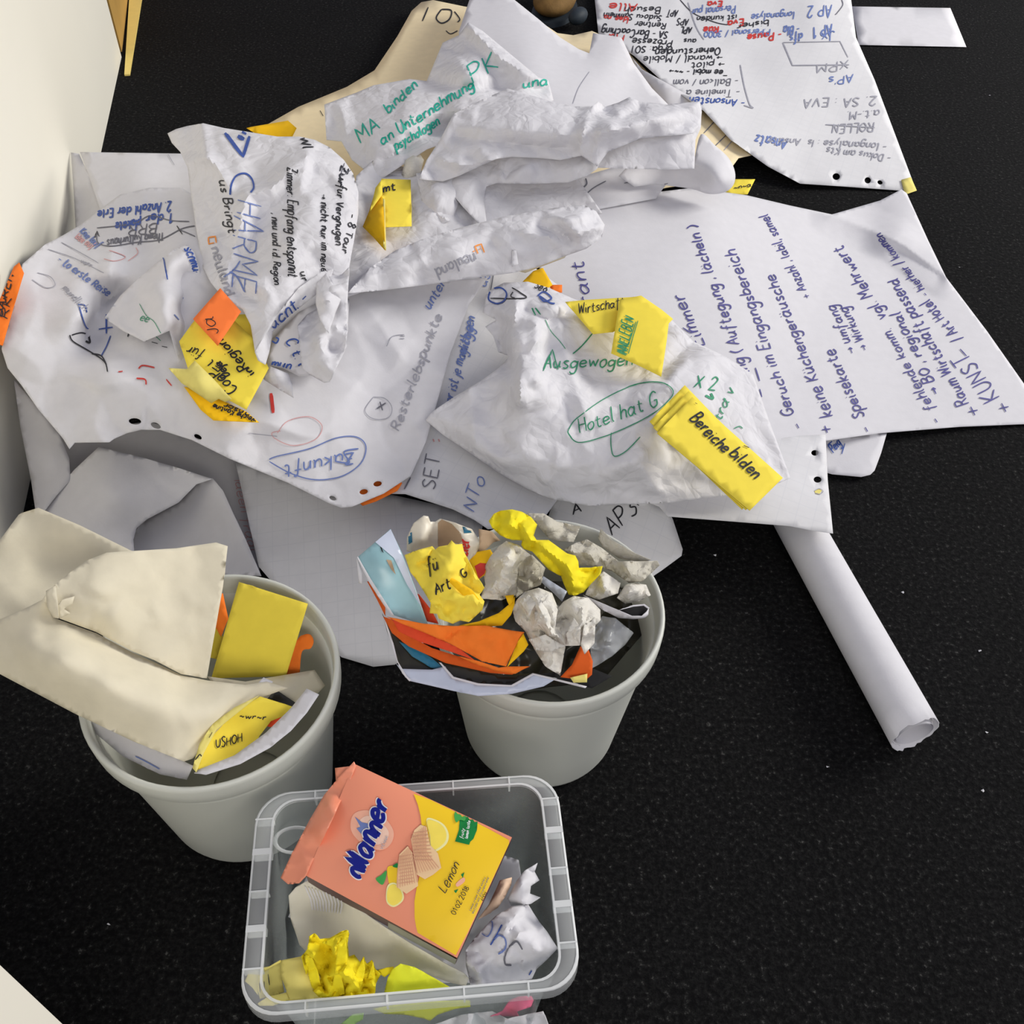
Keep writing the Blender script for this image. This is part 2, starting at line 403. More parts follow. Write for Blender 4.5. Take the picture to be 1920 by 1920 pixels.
# ------------------------------------------------------------------ pen alphabet
G = {
'a': '4,4 2,5 .3,3 1,.4 2.5,.3 4,2.5 4.2,5! 4,1 5,0', 'b': '.5,9 .4,4 .5,0! .5,3 2,5 4,4 4,1.5 2,0 .5,.7', 'c': '4,4.2 2.3,5 .4,3 .8,.5 2.5,0 4.2,.8',
'd': '4,4 2,5 .3,3 1,.3 2.8,.5 4,2.5 4.2,9! 4.1,1 5,0', 'e': '.5,2.4 4,3 3.2,5 1.2,4.6 .4,2.5 1,.4 2.6,0 4.4,1', 'f': '4,8.5 2.8,9 2,7 1.8,2 1.5,-3/.3,4.8 3.6,5',
'g': '4,4 2,5 .3,3 1,.4 2.6,.6 4,2.5 4.2,5! 4,-1 3,-4 1,-4 .3,-2.6', 'h': '.5,9 .4,0! .6,3 2,5 3.6,4.5 3.8,2 3.8,0', 'i': '.6,5 .6,1 1.4,0/.7,7.2 .8,7.7',
'j': '1.2,5 1.1,-2 0,-4/1.3,7.2 1.3,7.7', 'k': '.5,9 .4,0!/3.6,5 .8,2.4! 3.8,0', 'l': '.6,9 .5,1.5 1.5,0', 'm': '.3,5 .4,0! .7,3.4 1.8,5 2.8,4 2.8,0! 3.1,3.4 4.2,5 5.3,4 5.4,0',
'n': '.3,5 .4,0! .7,3.2 2,5 3.5,4.2 3.7,0', 'o': '2.2,5 .4,3.2 .8,.6 2.4,0 4,2 3.6,4.5 2.2,5', 'p': '.4,5 .4,-4! .5,3 2,5 4,4 4,1.5 2.2,0 .6,.8', 'q': '4,4 2,5 .3,3 1,.3 3,.6 4,4.6! 4,-4',
'r': '.4,5 .5,0! .7,3 2,4.8 3.2,4.6', 's': '3.4,4.5 2,5 .6,4 1.6,2.8 3.2,1.6 2.4,.1 .3,.5', 't': '1.6,8 1.5,1.5 2.6,0 3.6,.6/.2,5.4 3.4,5.6', 'u': '.4,5 .4,1.6 1.6,0 3.4,1.5 3.8,5! 3.8,1 4.6,0',
'v': '.3,5 2,0! 3.8,5', 'w': '.3,5 1.5,0! 2.8,4! 4.2,0! 5.6,5', 'x': '.4,5 3.8,0/3.6,5 .3,0', 'y': '.4,5 2,.5!/3.8,5 2,.5 .4,-4', 'z': '.4,5 3.6,5! .4,0! 3.8,0',
'A': '.2,0 2.6,9! 4.8,0/1,3.2 4.2,3.4', 'B': '.5,0 .6,9! 3,9 4.2,7.4 2.8,5 .8,4.8! 3.6,4.6 4.8,2.4 3,.1 .5,0', 'C': '4.6,7.4 3,9 .8,7 .4,3 2,0 4.8,1.4', 'D': '.6,0 .6,9! 3.4,8.4 4.8,5 3.4,.8 .6,0',
'E': '4.2,9 .6,9! .5,0! 4.4,0/.6,4.7 3.6,4.8', 'F': '4.2,9 .6,9! .5,0/.6,4.7 3.4,4.8', 'G': '4.6,7.6 3,9 .8,7 .4,3 2,0 4.4,1 4.6,3.8! 2.8,3.8', 'H': '.5,9 .5,0/4.4,9 4.4,0/.5,4.6 4.4,4.8', 'I': '.6,9 .6,0',
'J': '2.8,9 2.8,2 1.6,0 .2,1.4', 'K': '.5,9 .5,0/4.4,9 .6,4.4! 4.6,0', 'L': '.6,9 .5,0! 4.2,0', 'M': '.4,0 .8,9! 3,3.4! 5.2,9! 5.6,0', 'N': '.5,0 .6,9! 4.4,0! 4.6,9', 'O': '2.6,9 .6,6.4 .6,2.6 2.6,0 4.8,2.6 4.8,6.4 2.6,9',
'P': '.5,0 .6,9! 3.4,8.8 4.6,6.6 3,4.4 .7,4.2', 'Q': '2.6,9 .6,6.4 .6,2.6 2.6,0 4.8,2.6 4.8,6.4 2.6,9/3.2,2 5,-.6', 'R': '.5,0 .6,9! 3.4,8.8 4.6,6.8 3,4.6 .7,4.4! 2.4,4.4! 4.8,0', 'S': '4.2,7.8 2.6,9 .8,7.4 2.2,5 4.2,2.8 2.8,.1 .4,1',
'T': '2.6,9 2.5,0/.2,9 5,9', 'U': '.5,9 .6,2.4 2.4,0 4.4,2.4 4.5,9', 'V': '.3,9 2.5,0! 4.8,9', 'W': '.3,9 1.6,0! 3.2,7! 4.8,0! 6.2,9', 'X': '.4,9 4.6,0/4.5,9 .4,0', 'Z': '.4,9 4.4,9! .4,0! 4.6,0/1,4.6 3.8,4.8',
'0': '2.4,9 .5,6 .6,2.6 2.4,0 4.4,2.6 4.3,6.4 2.4,9', '1': '.6,6.6 2.2,9! 2.2,0', '2': '.5,7 2,9 4,7.6 3,4.4 .4,0! 4.6,0', '3': '.5,8.2 2.6,9 4,7.2 2.2,5 4.2,3 2.8,.2 .4,.8', '4': '3,0 3,9! .3,3! 4.6,3', '5': '4.2,9 1,9! .7,5! 3,5.4 4.4,2.8 2.6,0 .5,.8',
'6': '4,8.6 1.4,6 .5,2.6 2.4,0 4.4,2.4 2.6,4.8 .8,3', '7': '.4,9 4.4,9! 1.6,0', '8': '2.4,5 .8,7 2.4,9 4,7 2.4,5 .5,2.4 2.4,0 4.4,2.4 2.4,5', '9': '4.2,6.6 2.4,4.4 .6,6.8 2.4,9 4.2,7 3.6,2 2,0',
'.': '.5,0 .8,.5', ',': '.9,.8 .3,-1.4', ':': '.6,.2 .8,.7/.6,4 .8,4.5', '-': '.3,3 3.2,3.2', '+': '.4,3 4.4,3.2/2.4,5.4 2.3,.6', '(': '2,9.6 .6,6 .6,2.6 2,-1.6', ')': '.5,9.6 2,6 2,2.6 .5,-1.6', '/': '.3,-1 3,9.6', '>': '.3,3 5,3/3.6,4.6 5,3! 3.6,1.4',
'=': '.3,3.8 3.4,3.8/.3,2 3.4,2', '!': '.6,9 .6,3/.6,.2 .7,.6', '"': '.4,9 .4,7.4/1.6,9 1.6,7.4', '~': '.3,2.6 1.6,3.8 3,2.2 4.4,3.6', "'": '.6,9.4 .4,7.4', '#': '-.3,1.4 -1.3,2.6 -1,5 .8,5.4 2.4,.4!/2.4,.4 2.8,9.4! 3.8,.6!/3.8,.6 5.6,9.4! 5.8,2 6.8,.6',
}
GL = {}
for k, v in G.items():
    strokes = []; wd = 0
    for s in v.split('/'):
        pts = []; cor = []
        for i, q in enumerate(s.split()):
            if q.endswith('!'): cor.append(i); q = q[:-1]
            x, y = q.split(','); pts.append((float(x), float(y))); wd = max(wd, float(x))
        strokes.append(catmull(pts, n=4, corners=cor) if len(pts) > 2 else pts)
    GL[k] = (strokes, wd + 1.1)
UML = {'ä': 'a', 'ö': 'o', 'ü': 'u'}

def text_strokes(text, p0, p1, size, slant=0.2, seed=1, bend=0.0, fit=True):
    """Text along p0->p1 (picture points); size is the x-height there."""
    rnd = random.Random(seed); x = 0.0; items = []
    for ch in text:
        if ch == ' ': x += 3.2; continue
        um = ch in UML; g = GL.get(UML.get(ch, ch))
        if g is None: x += 3; continue
        st, wd = g; items.append((x, st, rnd.uniform(-.5, .5), rnd.uniform(.84, 1.14)))
        if um: items.append((x, [[(1, 7), (1.2, 7.6)], [(3, 7), (3.2, 7.6)]], 0, 1))
        x += wd
    L = math.hypot(p1[0] - p0[0], p1[1] - p0[1]); d = ((p1[0] - p0[0]) / L, (p1[1] - p0[1]) / L); u = (d[1], -d[0])
    sx = L / max(x, 1); sy = size * .88 / 5.0; out = []
    for ox, st, dy, sc in items:
        for s in st:
            q = []
            for a, b in s:
                yy = (b * sc + dy) * sy; xx = (ox + a) * sx + slant * yy
                t = (ox + a) / max(x, 1); yy += bend * 4 * t * (1 - t)
                q.append((p0[0] + d[0] * xx + u[0] * yy, p0[1] + d[1] * xx + u[1] * yy))
            out.append(q)
    return out

class Ink:
    """Collects strokes per ink colour and pen width for one sheet, then builds one part for each."""
    def __init__(s, o, parent=None): s.o = o; s.d = {}; s.n = 0; s.parent = parent
    def t(s, text, p0, p1, size, ink='ink_black', w=3.0, **k):
        s.n += 1; s.d.setdefault((ink, w), []).extend(text_strokes(text, p0, p1, size, seed=s.n * 17 + len(text), **k)); return s
    def l(s, pts, ink='ink_black', w=3.0, smooth=True, closed=False):
        q = catmull(pts, closed=closed, n=6) if smooth and len(pts) > 2 else list(pts)
        if closed: q = q + [q[0]]
        s.d.setdefault((ink, w), []).append(q); return s
    def done(s, name='handwriting', off=0.0009):
        for (ink, w), st in s.d.items(): ribbons(s.o, st, w * .74, ink, name, s.parent, off)

# ================================================================== the setting
def box_mesh(name, corners_bottom, z0, z1):
    n = len(corners_bottom)
    V = [(x, y, z0) for x, y in corners_bottom] + [(x, y, z1) for x, y in corners_bottom]
    F = [tuple(range(n - 1, -1, -1)), tuple(range(n, 2 * n))] + [(i, (i + 1) % n, n + (i + 1) % n, n + i) for i in range(n)]
    return mesh_from(name, V, F, smooth=False)

def carpet_mat():
    m = bpy.data.materials.new('black_carpet'); m.use_nodes = True; nt = m.node_tree; b = nt.nodes['Principled BSDF']
    b.inputs['Roughness'].default_value = 0.95; b.inputs['Specular IOR Level'].default_value = 0.12
    tc = nt.nodes.new('ShaderNodeTexCoord')
    def noise(s, d):
        n = nt.nodes.new('ShaderNodeTexNoise'); n.inputs['Scale'].default_value = s; n.inputs['Detail'].default_value = d
        n.inputs['Roughness'].default_value = 0.7; nt.links.new(tc.outputs['Object'], n.inputs['Vector']); return n
    a, c = noise(150, 6), noise(6, 3)
    rp = nt.nodes.new('ShaderNodeValToRGB'); e = rp.color_ramp.elements
    e[0].position = 0.44; e[0].color = (0.003, 0.003, 0.0034, 1); e[1].position = 0.74; e[1].color = (0.12, 0.118, 0.112, 1)
    k = rp.color_ramp.elements.new(0.60); k.color = (0.013, 0.013, 0.013, 1)
    nt.links.new(a.outputs['Fac'], rp.inputs['Fac'])
    mx = nt.nodes.new('ShaderNodeMix'); mx.data_type = 'RGBA'; mx.blend_type = 'MULTIPLY'; mx.inputs[0].default_value = 0.5
    r2 = nt.nodes.new('ShaderNodeValToRGB'); r2.color_ramp.elements[0].position = .3; r2.color_ramp.elements[0].color = (.6, .6, .6, 1); r2.color_ramp.elements[1].position = .7
    nt.links.new(c.outputs['Fac'], r2.inputs['Fac']); nt.links.new(rp.outputs[0], mx.inputs[6]); nt.links.new(r2.outputs[0], mx.inputs[7])
    nt.links.new(mx.outputs[2], b.inputs['Base Color'])
    bp = nt.nodes.new('ShaderNodeBump'); bp.inputs['Strength'].default_value = 0.9; bp.inputs['Distance'].default_value = 0.004
    nt.links.new(a.outputs['Fac'], bp.inputs['Height']); nt.links.new(bp.outputs[0], b.inputs['Normal'])
    return m
floor = struct(new_obj('floor', box_mesh('floor', [(-2.6, -1.2), (3.4, -1.2), (3.4, 5.0), (-2.6, 5.0)], -0.02, 0.0), carpet_mat()))

w1, w2 = W(228, 107, 0), W(46, 950, 0)
wd_ = (w2 - w1).normalized(); wn = Vector((-wd_.y, wd_.x, 0))
if wn.x > 0: wn = -wn
w3 = w1 + wd_ * 1.86
wl = [(w1.x, w1.y), (w3.x, w3.y), (w3.x + wn.x * 0.5, w3.y + wn.y * 0.5), (w1.x + wn.x * 0.5, w1.y + wn.y * 0.5)]
struct(new_obj('wall_left', box_mesh('wall_left', wl, 0, 1.25), M['wall']))
# second white upright edge close to the camera, lower left
c0 = W(300, 2093, 0)
fl = [(c0.x, c0.y), (c0.x - 0.5, c0.y + 0.12), (c0.x - 0.6, c0.y - 0.4), (c0.x - 0.12, c0.y - 0.42)]
struct(new_obj('wall_front', box_mesh('wall_front', fl, 0, 0.95), M['wall']))
# wooden panel standing beyond the corner of the white wall
e1, e2 = W(244, 142, 0), W(276, -60, 0)
ed = (e2 - e1).normalized(); en = Vector((-ed.y, ed.x, 0))
if en.x > 0: en = -en
pb = empty('wooden_panel', 'tan wooden panel with its lit edge painted pale yellow, beyond the white wall corner', 'panel')
q0, q1 = e1 + en * 0.03, e2 + en * 0.045
b0 = q0 + ed * max(0.0, (w1.y + .03 - q0.y) / ed.y)
new_obj('board', box_mesh('board', [(b0.x, b0.y), (q1.x, q1.y), (q1.x + en.x * .3, q1.y + en.y * .3), (b0.x + en.x * .02, b0.y + en.y * .02)], 0, 0.8), M['wood'], pb)
new_obj('lit_edge_strip', box_mesh('lit_edge_strip', [(e1.x, e1.y), (e2.x, e2.y), (q1.x, q1.y), (e1.x + en.x * .013, e1.y + en.y * .013)], 0, 0.004), M['wood_lit_edge'], pb)  # thin pale strip painting the lit edge of the panel

# ================================================================== the paper heap
FG = 'flip chart sheets heaped on the carpet'
CG = 'moderation cards among the heaped sheets'

# ---- top right: written sheet lying on the carpet
so = sheet('flipchart_sheet', [(1112, -30, .012), (1360, -30, .008), (1592, -30, .004), (1605, 70, .004), (1640, 150, .004), (1716, 352, .003), (1700, 358, .003), (1590, 350, .008), (1500, 344, .018), (1440, 312, .03), (1370, 262, .045), (1320, 208, .058), (1240, 150, .065), (1190, 105, .06), (1122, 62, .03)],
           [(1400, 120, .012), (1550, 250, .01), (1450, 260, .03), (1300, 130, .035), (1250, 60, .015), (1530, 15, .02), (1480, 40, .012), (1560, 60, .012)], 'paper_grid',
           'written flip chart sheet with red, blue and black notes, at the top right', 'paper', FG, crumple=(.0022, 90, 3), holes=[(1568, 331, 7, 6.5, 0), (1627, 338, 6, 6, 0), (1650, 342, 5, 4, .4)], step=14)
I = Ink(so)
rows = [('Alle', (1196, 8), (1140, 6), 9, 'ink_red', 3.5), ('Besuch', (1240, 14), (1170, 14), 7, 'ink_black', 2.5), ('Sudoku Sammeln', (1242, 30), (1132, 24), 7, 'ink_black', 2.5),
        ('Idee Ina', (1180, 33), (1132, 28), 7, 'ink_red', 3), ('Rentner', (1250, 44), (1190, 40), 7, 'ink_black', 2.5), ('SA - BarCoaching', (1254, 60), (1128, 52), 9, 'ink_black', 3),
        ('Pia', (1172, 66), (1140, 64), 9, 'ink_red', 3), ('Prozesse', (1262, 76), (1185, 72), 8, 'ink_black', 2.8), ('Orga: SOT On', (1262, 88), (1155, 86), 8, 'ink_black', 2.8), ('aus', (1306, 74), (1282, 73), 6, 'ink_black', 2.5),
        ('APT', (1272, 20), (1252, 18), 8, 'ink_black', 2.5), ('APS', (1292, 36), (1270, 35), 8, 'ink_black', 2.5), ('APL', (1298, 52), (1276, 51), 8, 'ink_black', 3),
        ('Oeherstunden', (1352, 90), (1228, 94), 8, 'ink_black', 3), ('> wandl / Mobile', (1356, 104), (1205, 106), 8, 'ink_black', 2.5), ('> pilot', (1360, 116), (1295, 118), 8, 'ink_black', 2.5), ('Tee mobil - ~~>', (1366, 132), (1255, 130), 7, 'ink_black', 3),
        ('- Ballkon / vom', (1385, 148), (1262, 150), 8, 'ink_grey', 2.5), ('- Timeline a', (1388, 168), (1285, 170), 8, 'ink_grey', 2.5), ('- Ansonsten', (1398, 188), (1292, 182), 9, 'ink_blue', 3),
        ('Personal pur', (1380, 10), (1295, 18), 8, 'ink_lblue', 3), ('Eva', (1355, 3), (1325, 3), 7, 'ink_red', 4), ('ist kunden', (1382, 28), (1306, 32), 7, 'ink_black', 2.5), ('Eva', (1395, 36), (1362, 40), 8, 'ink_red', 4), ('Rae', (1348, 50), (1318, 52), 8, 'ink_red', 4),
        ('P.Personal / 3000', (1445, 54), (1320, 60), 7, 'ink_lblue', 3), ('- Pause', (1466, 60), (1400, 66), 8, 'ink_red', 4), ('longanalyse', (1490, 22), (1408, 28), 8, 'ink_lblue', 3), ('bisher', (1442, 38), (1380, 46), 7, 'ink_black', 2.5), ('- Bla', (1500, 48), (1468, 50), 11, 'ink_lblue', 4), ('dfs', (1505, 62), (1480, 66), 10, 'ink_lblue', 4),
        ('AP 2', (1560, 8), (1512, 14), 14, 'ink_lblue', 3.5), ('AP 1', (1560, 44), (1524, 52), 13, 'ink_lblue', 4), ('Jx', (1566, 58), (1538, 62), 12, 'ink_lblue', 3),
        ('XPM', (1592, 112), (1528, 122), 11, 'ink_lgrey', 3), ("AP's", (1600, 140), (1552, 146), 10, 'ink_lblue', 3), ('2. SA : EVA', (1645, 182), (1505, 186), 11, 'ink_lgrey', 3.5), ('a.t.-M.', (1650, 206), (1588, 210), 10, 'ink_lgrey', 3), ('ROLLEN', (1640, 230), (1560, 234), 11, 'ink_lgrey', 3),
        ('- longanalyse : Is  Ansatz', (1664, 270), (1440, 258), 9, 'ink_lgrey', 3), ('- Dokus am Kts', (1672, 292), (1550, 276), 9, 'ink_lgrey', 3), ('Ansatz', (1478, 262), (1416, 254), 13, 'ink_lblue', 4)]
for tx, a, b, s, ink, w in rows: I.t(tx, a, b, s, ink, w)
I.l([(1275, 0), (1300, 25), (1340, 42), (1365, 47)], 'ink_black', 2).l([(1290, 5), (1305, 50), (1320, 75)], 'ink_lgrey', 2.5).l([(1388, 122), (1395, 160), (1405, 195), (1412, 203), (1395, 198)], 'ink_lgrey', 3)
I.l([(1468, 80), (1486, 123), (1592, 122)], 'ink_lgrey', 3, smooth=False).l([(1468, 80), (1575, 78), (1590, 108)], 'ink_lgrey', 2, smooth=False).l([(1548, 234), (1640, 240)], 'ink_lgrey', 3)
I.l([(1578, 0), (1580, 10), (1570, 24), (1566, 28)], 'ink_grey', 2.5)
I.done()
sheet('tape_piece', [(1690, 337, .006), (1708, 332, .006), (1719, 357, .006), (1697, 365, .006)], m='pale_yellow', parent=so, step=8)

sheet('paper_strip', [(1597, 12, .004), (1782, 15, .006), (1812, 88, .003), (1610, 84, .004)], m='paper', label='blank narrow white paper strip on the carpet at the top right corner', group=None, step=20)

# ---- the brown shoe tip at the top
sh = empty('shoe', 'brown suede shoe toe with dark cap, behind the heap at the top', 'shoe')
def shoe_parts():
    c = W(1055, 8, .045)
    bm = bmesh.new(); bmesh.ops.create_uvsphere(bm, u_segments=24, v_segments=14, radius=1)
    for v in bm.verts:
        v.co.x *= .058; v.co.y *= .105; v.co.z *= .045
        if v.co.y < 0: v.co.z *= 1 + v.co.y * 2.5
        v.co.z = max(v.co.z, -.036)
    bmesh.ops.rotate(bm, verts=bm.verts, cent=(0, 0, 0), matrix=Matrix.Rotation(-.25, 3, 'Z'))
    bmesh.ops.translate(bm, verts=bm.verts, vec=c + Vector((-.02, .055, -.003)))
    me = bpy.data.meshes.new('upper'); bm.to_mesh(me); bm.free()
    for p in me.polygons: p.use_smooth = True
    new_obj('upper', me, M['shoe'], sh)
    bm = bmesh.new(); bmesh.ops.create_cone(bm, cap_ends=True, segments=28, radius1=1, radius2=.97, depth=.012)
    for v in bm.verts: v.co.x *= .062; v.co.y *= .11
    bmesh.ops.rotate(bm, verts=bm.verts, cent=(0, 0, 0), matrix=Matrix.Rotation(-.25, 3, 'Z'))
    bmesh.ops.translate(bm, verts=bm.verts, vec=Vector((c.x - .02, c.y + .055, .0065)))
    me = bpy.data.meshes.new('sole'); bm.to_mesh(me); bm.free(); new_obj('sole', me, M['shoe_dark'], sh)
    bm = bmesh.new(); bmesh.ops.create_uvsphere(bm, u_segments=16, v_segments=10, radius=1)
    for v in bm.verts: v.co.x *= .022; v.co.y *= .035; v.co.z *= .022
    bmesh.ops.rotate(bm, verts=bm.verts, cent=(0, 0, 0), matrix=Matrix.Rotation(-.6, 3, 'Z'))
    bmesh.ops.translate(bm, verts=bm.verts, vec=W(1084, 30, .034))
    me = bpy.data.meshes.new('toe_cap'); bm.to_mesh(me); bm.free()
    for p in me.polygons: p.use_smooth = True
    new_obj('toe_cap', me, M['shoe_dark'], sh)
shoe_parts()

# ---- manila card with rounded corner at the back
sa = sheet('manila_card', [(440, 268, .03), (560, 200, .035), (650, 163, .035), (702, 132, .035), (745, 68, .035), (772, 20, .035), (790, 4, .035), (812, 0, .035), (870, 12, .04), (1000, 32, .045), (1045, 62, .05), (1075, 66, .05), (1110, 58, .05), (1160, 80, .05), (1240, 160, .05), (1325, 212, .045), (1420, 288, .035), (1385, 296, .03), (1360, 330, .05), (900, 420, .06), (480, 340, .04)],
           [(900, 200, .06), (1100, 200, .06)], 'manila', 'large cream cardboard sheet with rounded corner, under the back of the heap', 'cardboard', None, step=18, thick=.0015)
I = Ink(sa); I.l([(803, 14), (792, 40)], w=3.5).l([(828, 18), (818, 34), (828, 44), (843, 36), (846, 20), (828, 18)], w=3.5).l([(852, 22), (862, 36), (858, 42)], w=3).l([(836, 58), (845, 64), (858, 58)], w=2.5).l([(600, 208), (606, 218)], w=2.5)
I.l([(1345, 222), (1320, 250)], 'ink_grey', 2.5).l([(1365, 250), (1340, 275)], 'ink_grey', 2.5).l([(1318, 262), (1342, 276)], 'ink_grey', 2.5).l([(1378, 258), (1358, 282)], 'ink_lgrey', 2.5).l([(1238, 188), (1246, 199), (1258, 190)], 'ink_grey', 2.5).done()
decal(sa, [(1318, 208), (1322, 208), (1350, 232), (1345, 232)], 'gold', 'gold_edge', step=6)

# ---- smooth blank sheet (B)
sb = sheet('flipchart_sheet', [(884, -12, .10), (950, -12, .10), (1010, 36, .105), (1050, 70, .10), (1085, 92, .10), (1105, 100, .10), (1112, 62, .085), (1165, 70, .085), (1188, 118, .08), (1222, 165, .08), (1262, 205, .08), (1100, 240, .13), (980, 220, .15), (870, 150, .15), (860, 60, .13)],
           [(1000, 110, .15), (1100, 150, .125), (1190, 190, .09), (1150, 110, .10)], 'paper', 'smooth blank white sheet arching up behind the green-lettered paper', 'paper', FG, c=40)
I = Ink(sb); I.l([(1105, 135), (1085, 165), (1074, 195)], 'ink_lgrey', 1.5).done()

# ---- sheet curl seen between B and the written sheet
sheet('flipchart_sheet', [(1184, 106, .072), (1204, 130, .07), (1290, 178, .062), (1312, 192, .06), (1250, 200, .05), (1232, 186, .055), (1200, 145, .06)], [(1240, 165, .075)], 'paper_grey_shade', 'narrow curled sheet edge beside the red and blue notes sheet', 'paper', FG, step=9)

# ---- green lettered crumpled sheet (C)
sc_ = sheet('crumpled_sheet', [(608, 196, .16), (672, 172, .165), (700, 160, .17), (768, 148, .18), (800, 152, .185), (830, 80, .20), (860, 66, .215), (878, 42, .225), (905, 58, .225), (958, 102, .215), (1010, 145, .20), (1028, 150, .195), (1038, 188, .18), (960, 230, .2), (880, 245, .2), (850, 262, .19), (800, 280, .19), (720, 332, .17), (690, 332, .17), (700, 300, .175), (683, 318, .165), (660, 300, .165), (640, 265, .155), (612, 262, .15)],
            [(800, 170, .20), (760, 215, .195), (700, 245, .18), (880, 130, .235), (940, 150, .205), (980, 165, .225), (900, 190, .215), (830, 210, .19)], 'paper_cr', 'crumpled white sheet with green handwriting at the back of the heap', 'paper', FG, crumple=(.006, 55, 21), step=10, ridges=[([(880, 50), (900, 70), (940, 110), (1010, 150)], .016, 20), ([(800, 154), (900, 165), (1010, 168)], -.016, 24), ([(690, 250), (780, 220), (860, 205)], .012, 24), ([(640, 200), (650, 250)], .010, 20), ([(720, 300), (790, 262), (850, 235)], -.012, 20)])
I = Ink(sc_)
I.t('MA', (676, 270), (716, 238), 16, 'ink_teal', 4).t('binden', (728, 214), (785, 160), 11, 'ink_teal', 4).t('an Unternehmung', (716, 272), (892, 164), 13, 'ink_teal', 4.2).t('PK', (886, 158), (940, 122), 22, 'ink_teal', 3.6).t('psychologen', (742, 282), (826, 232), 11, 'ink_teal', 4).t('und', (980, 166), (1030, 158), 11, 'ink_teal', 4)
I.done()
sheet('crumpled_sheet', [(752, 330, .165), (760, 300, .175), (785, 285, .175), (795, 300, .17), (785, 338, .16), (765, 342, .16)], [(775, 310, .19)], 'tissue', 'small white paper knob under the green-lettered sheet', 'paper', None, step=7, parent=None)

# ---- sheets on the left by the wall
s1 = sheet('flipchart_sheet', [(150, 285, .135), (340, 288, .145), (400, 300, .15), (400, 400, .15), (280, 420, .13), (190, 400, .125), (170, 340, .13)], [(260, 330, .15)], 'paper', 'smooth blank sheet corner rising against the white wall', 'paper', FG)
I = Ink(s1); I.l([(315, 290), (327, 310)], 'ink_lgrey', 1.5).done()
sheet('flipchart_sheet', [(133, 286, .128), (148, 288, .132), (172, 342, .126), (192, 396, .118), (150, 440, .09), (142, 430, .08), (138, 360, .10)], [(160, 370, .095)], 'paper_grey_shade', 'underside of a curled sheet corner against the white wall', 'paper', FG, step=9)

s2 = sheet('flipchart_sheet', [(150, 422, .165), (188, 392, .17), (225, 365, .172), (280, 352, .178), (340, 352, .185), (420, 400, .20), (520, 500, .20), (640, 540, .19), (800, 530, .175), (915, 520, .165), (880, 570, .16), (845, 660, .15), (818, 760, .14), (798, 830, .135), (770, 892, .13), (720, 925, .128), (660, 950, .125), (640, 952, .125), (618, 944, .128), (540, 905, .135), (430, 860, .15), (360, 825, .165), (300, 806, .172), (265, 806, .175), (238, 812, .172), (215, 822, .168), (205, 829, .165), (140, 830, .162), (130, 842, .16), (118, 822, .165), (70, 765, .175), (40, 722, .185), (14, 690, .195), (3, 655, .205), (8, 620, .21), (30, 550, .215), (42, 495, .215), (85, 458, .20), (120, 440, .185)],
           [(120, 560, .205), (100, 650, .205), (200, 690, .20), (200, 520, .20), (165, 605, .195), (210, 540, .172), (170, 610, .182), (240, 560, .20), (280, 450, .185), (300, 520, .205), (330, 470, .222), (350, 600, .21), (310, 650, .205), (260, 420, .182), (420, 620, .185), (400, 720, .195), (340, 750, .197), (480, 780, .175), (560, 830, .152), (640, 700, .165), (700, 620, .168), (600, 580, .18), (700, 800, .14), (560, 700, .172)],
           'paper', 'large written flip chart sheet with punched holes spread over the left of the heap', 'paper', FG, crumple=(.0045, 85, 33), ridges=[([(160, 612), (200, 565), (240, 540)], -.016, 26), ([(210, 470), (205, 540)], .010, 26), ([(230, 640), (200, 690), (280, 740)], .006, 50), ([(680, 560), (760, 680), (830, 700)], .006, 40)], holes=[(253, 790, 12, 6, .1), (292, 798, 10, 5, .4), (371, 819, 8, 4, .5), (682, 922, 8, 5, -.2), (708, 907, 8, 5, -.2), (624, 934, 7, 4, .4)], step=12, c=35)
I = Ink(s2)
I.t('2. Anzahl der Erle', (322, 378), (182, 396), 11, 'ink_blue', 4).t('1. der', (326, 400), (272, 404), 11, 'ink_blue', 4).t('plakate', (264, 412), (216, 418), 11, 'ink_blue', 4.5).t('BRR', (296, 420), (240, 422), 11, 'ink_grey', 3).t('Thema Kulturhaus', (308, 436), (200, 450), 10, 'ink_grey', 3)
I.l([(182, 428), (250, 420), (282, 405), (320, 414), (355, 416)], 'ink_grey', 2.5).l([(186, 444), (182, 434), (178, 446)], 'ink_black', 3, smooth=False).l([(182, 436), (184, 456), (210, 462), (255, 455), (300, 450), (340, 430), (365, 424)], 'ink_grey', 2.5).l([(338, 432), (348, 436), (366, 444)], 'ink_grey', 2.5)
I.l([(332, 424), (342, 440)], 'ink_black', 3)
I.t('Knie lauf', (148, 436), (184, 466), 9, 'ink_lblue', 3).t('Idee auf', (140, 446), (172, 468), 8, 'ink_pink', 2.5).l([(115, 455), (150, 474), (185, 494)], 'ink_lgrey', 1.8).l([(90, 468), (140, 485), (180, 505), (195, 512)], 'ink_lgrey', 1.8)
I.t('- to erste Reise', (106, 490), (202, 556), 10, 'ink_lblue', 3.5).t('vorr', (150, 492), (172, 502), 6, 'ink_lgrey', 2).t('mundlich', (116, 542), (158, 584), 8, 'ink_lgrey', 2.5).l([(148, 572), (152, 590), (160, 612), (165, 617)], 'ink_blue', 3).l([(146, 572), (158, 573), (162, 586)], 'ink_blue', 3)
I.l([(60, 525), (85, 540), (103, 536), (95, 520), (70, 512)], 'ink_lgrey', 1.8).l([(205, 470), (235, 482), (215, 490), (195, 486)], 'ink_pink', 2).l([(240, 490), (258, 476), (255, 465)], 'ink_pink', 2)
I.l([(200, 590), (200, 626)], 'ink_blue', 4.5).l([(185, 618), (212, 614)], 'ink_blue', 3.5).l([(208, 630), (200, 650), (190, 668)], 'ink_blue', 3)
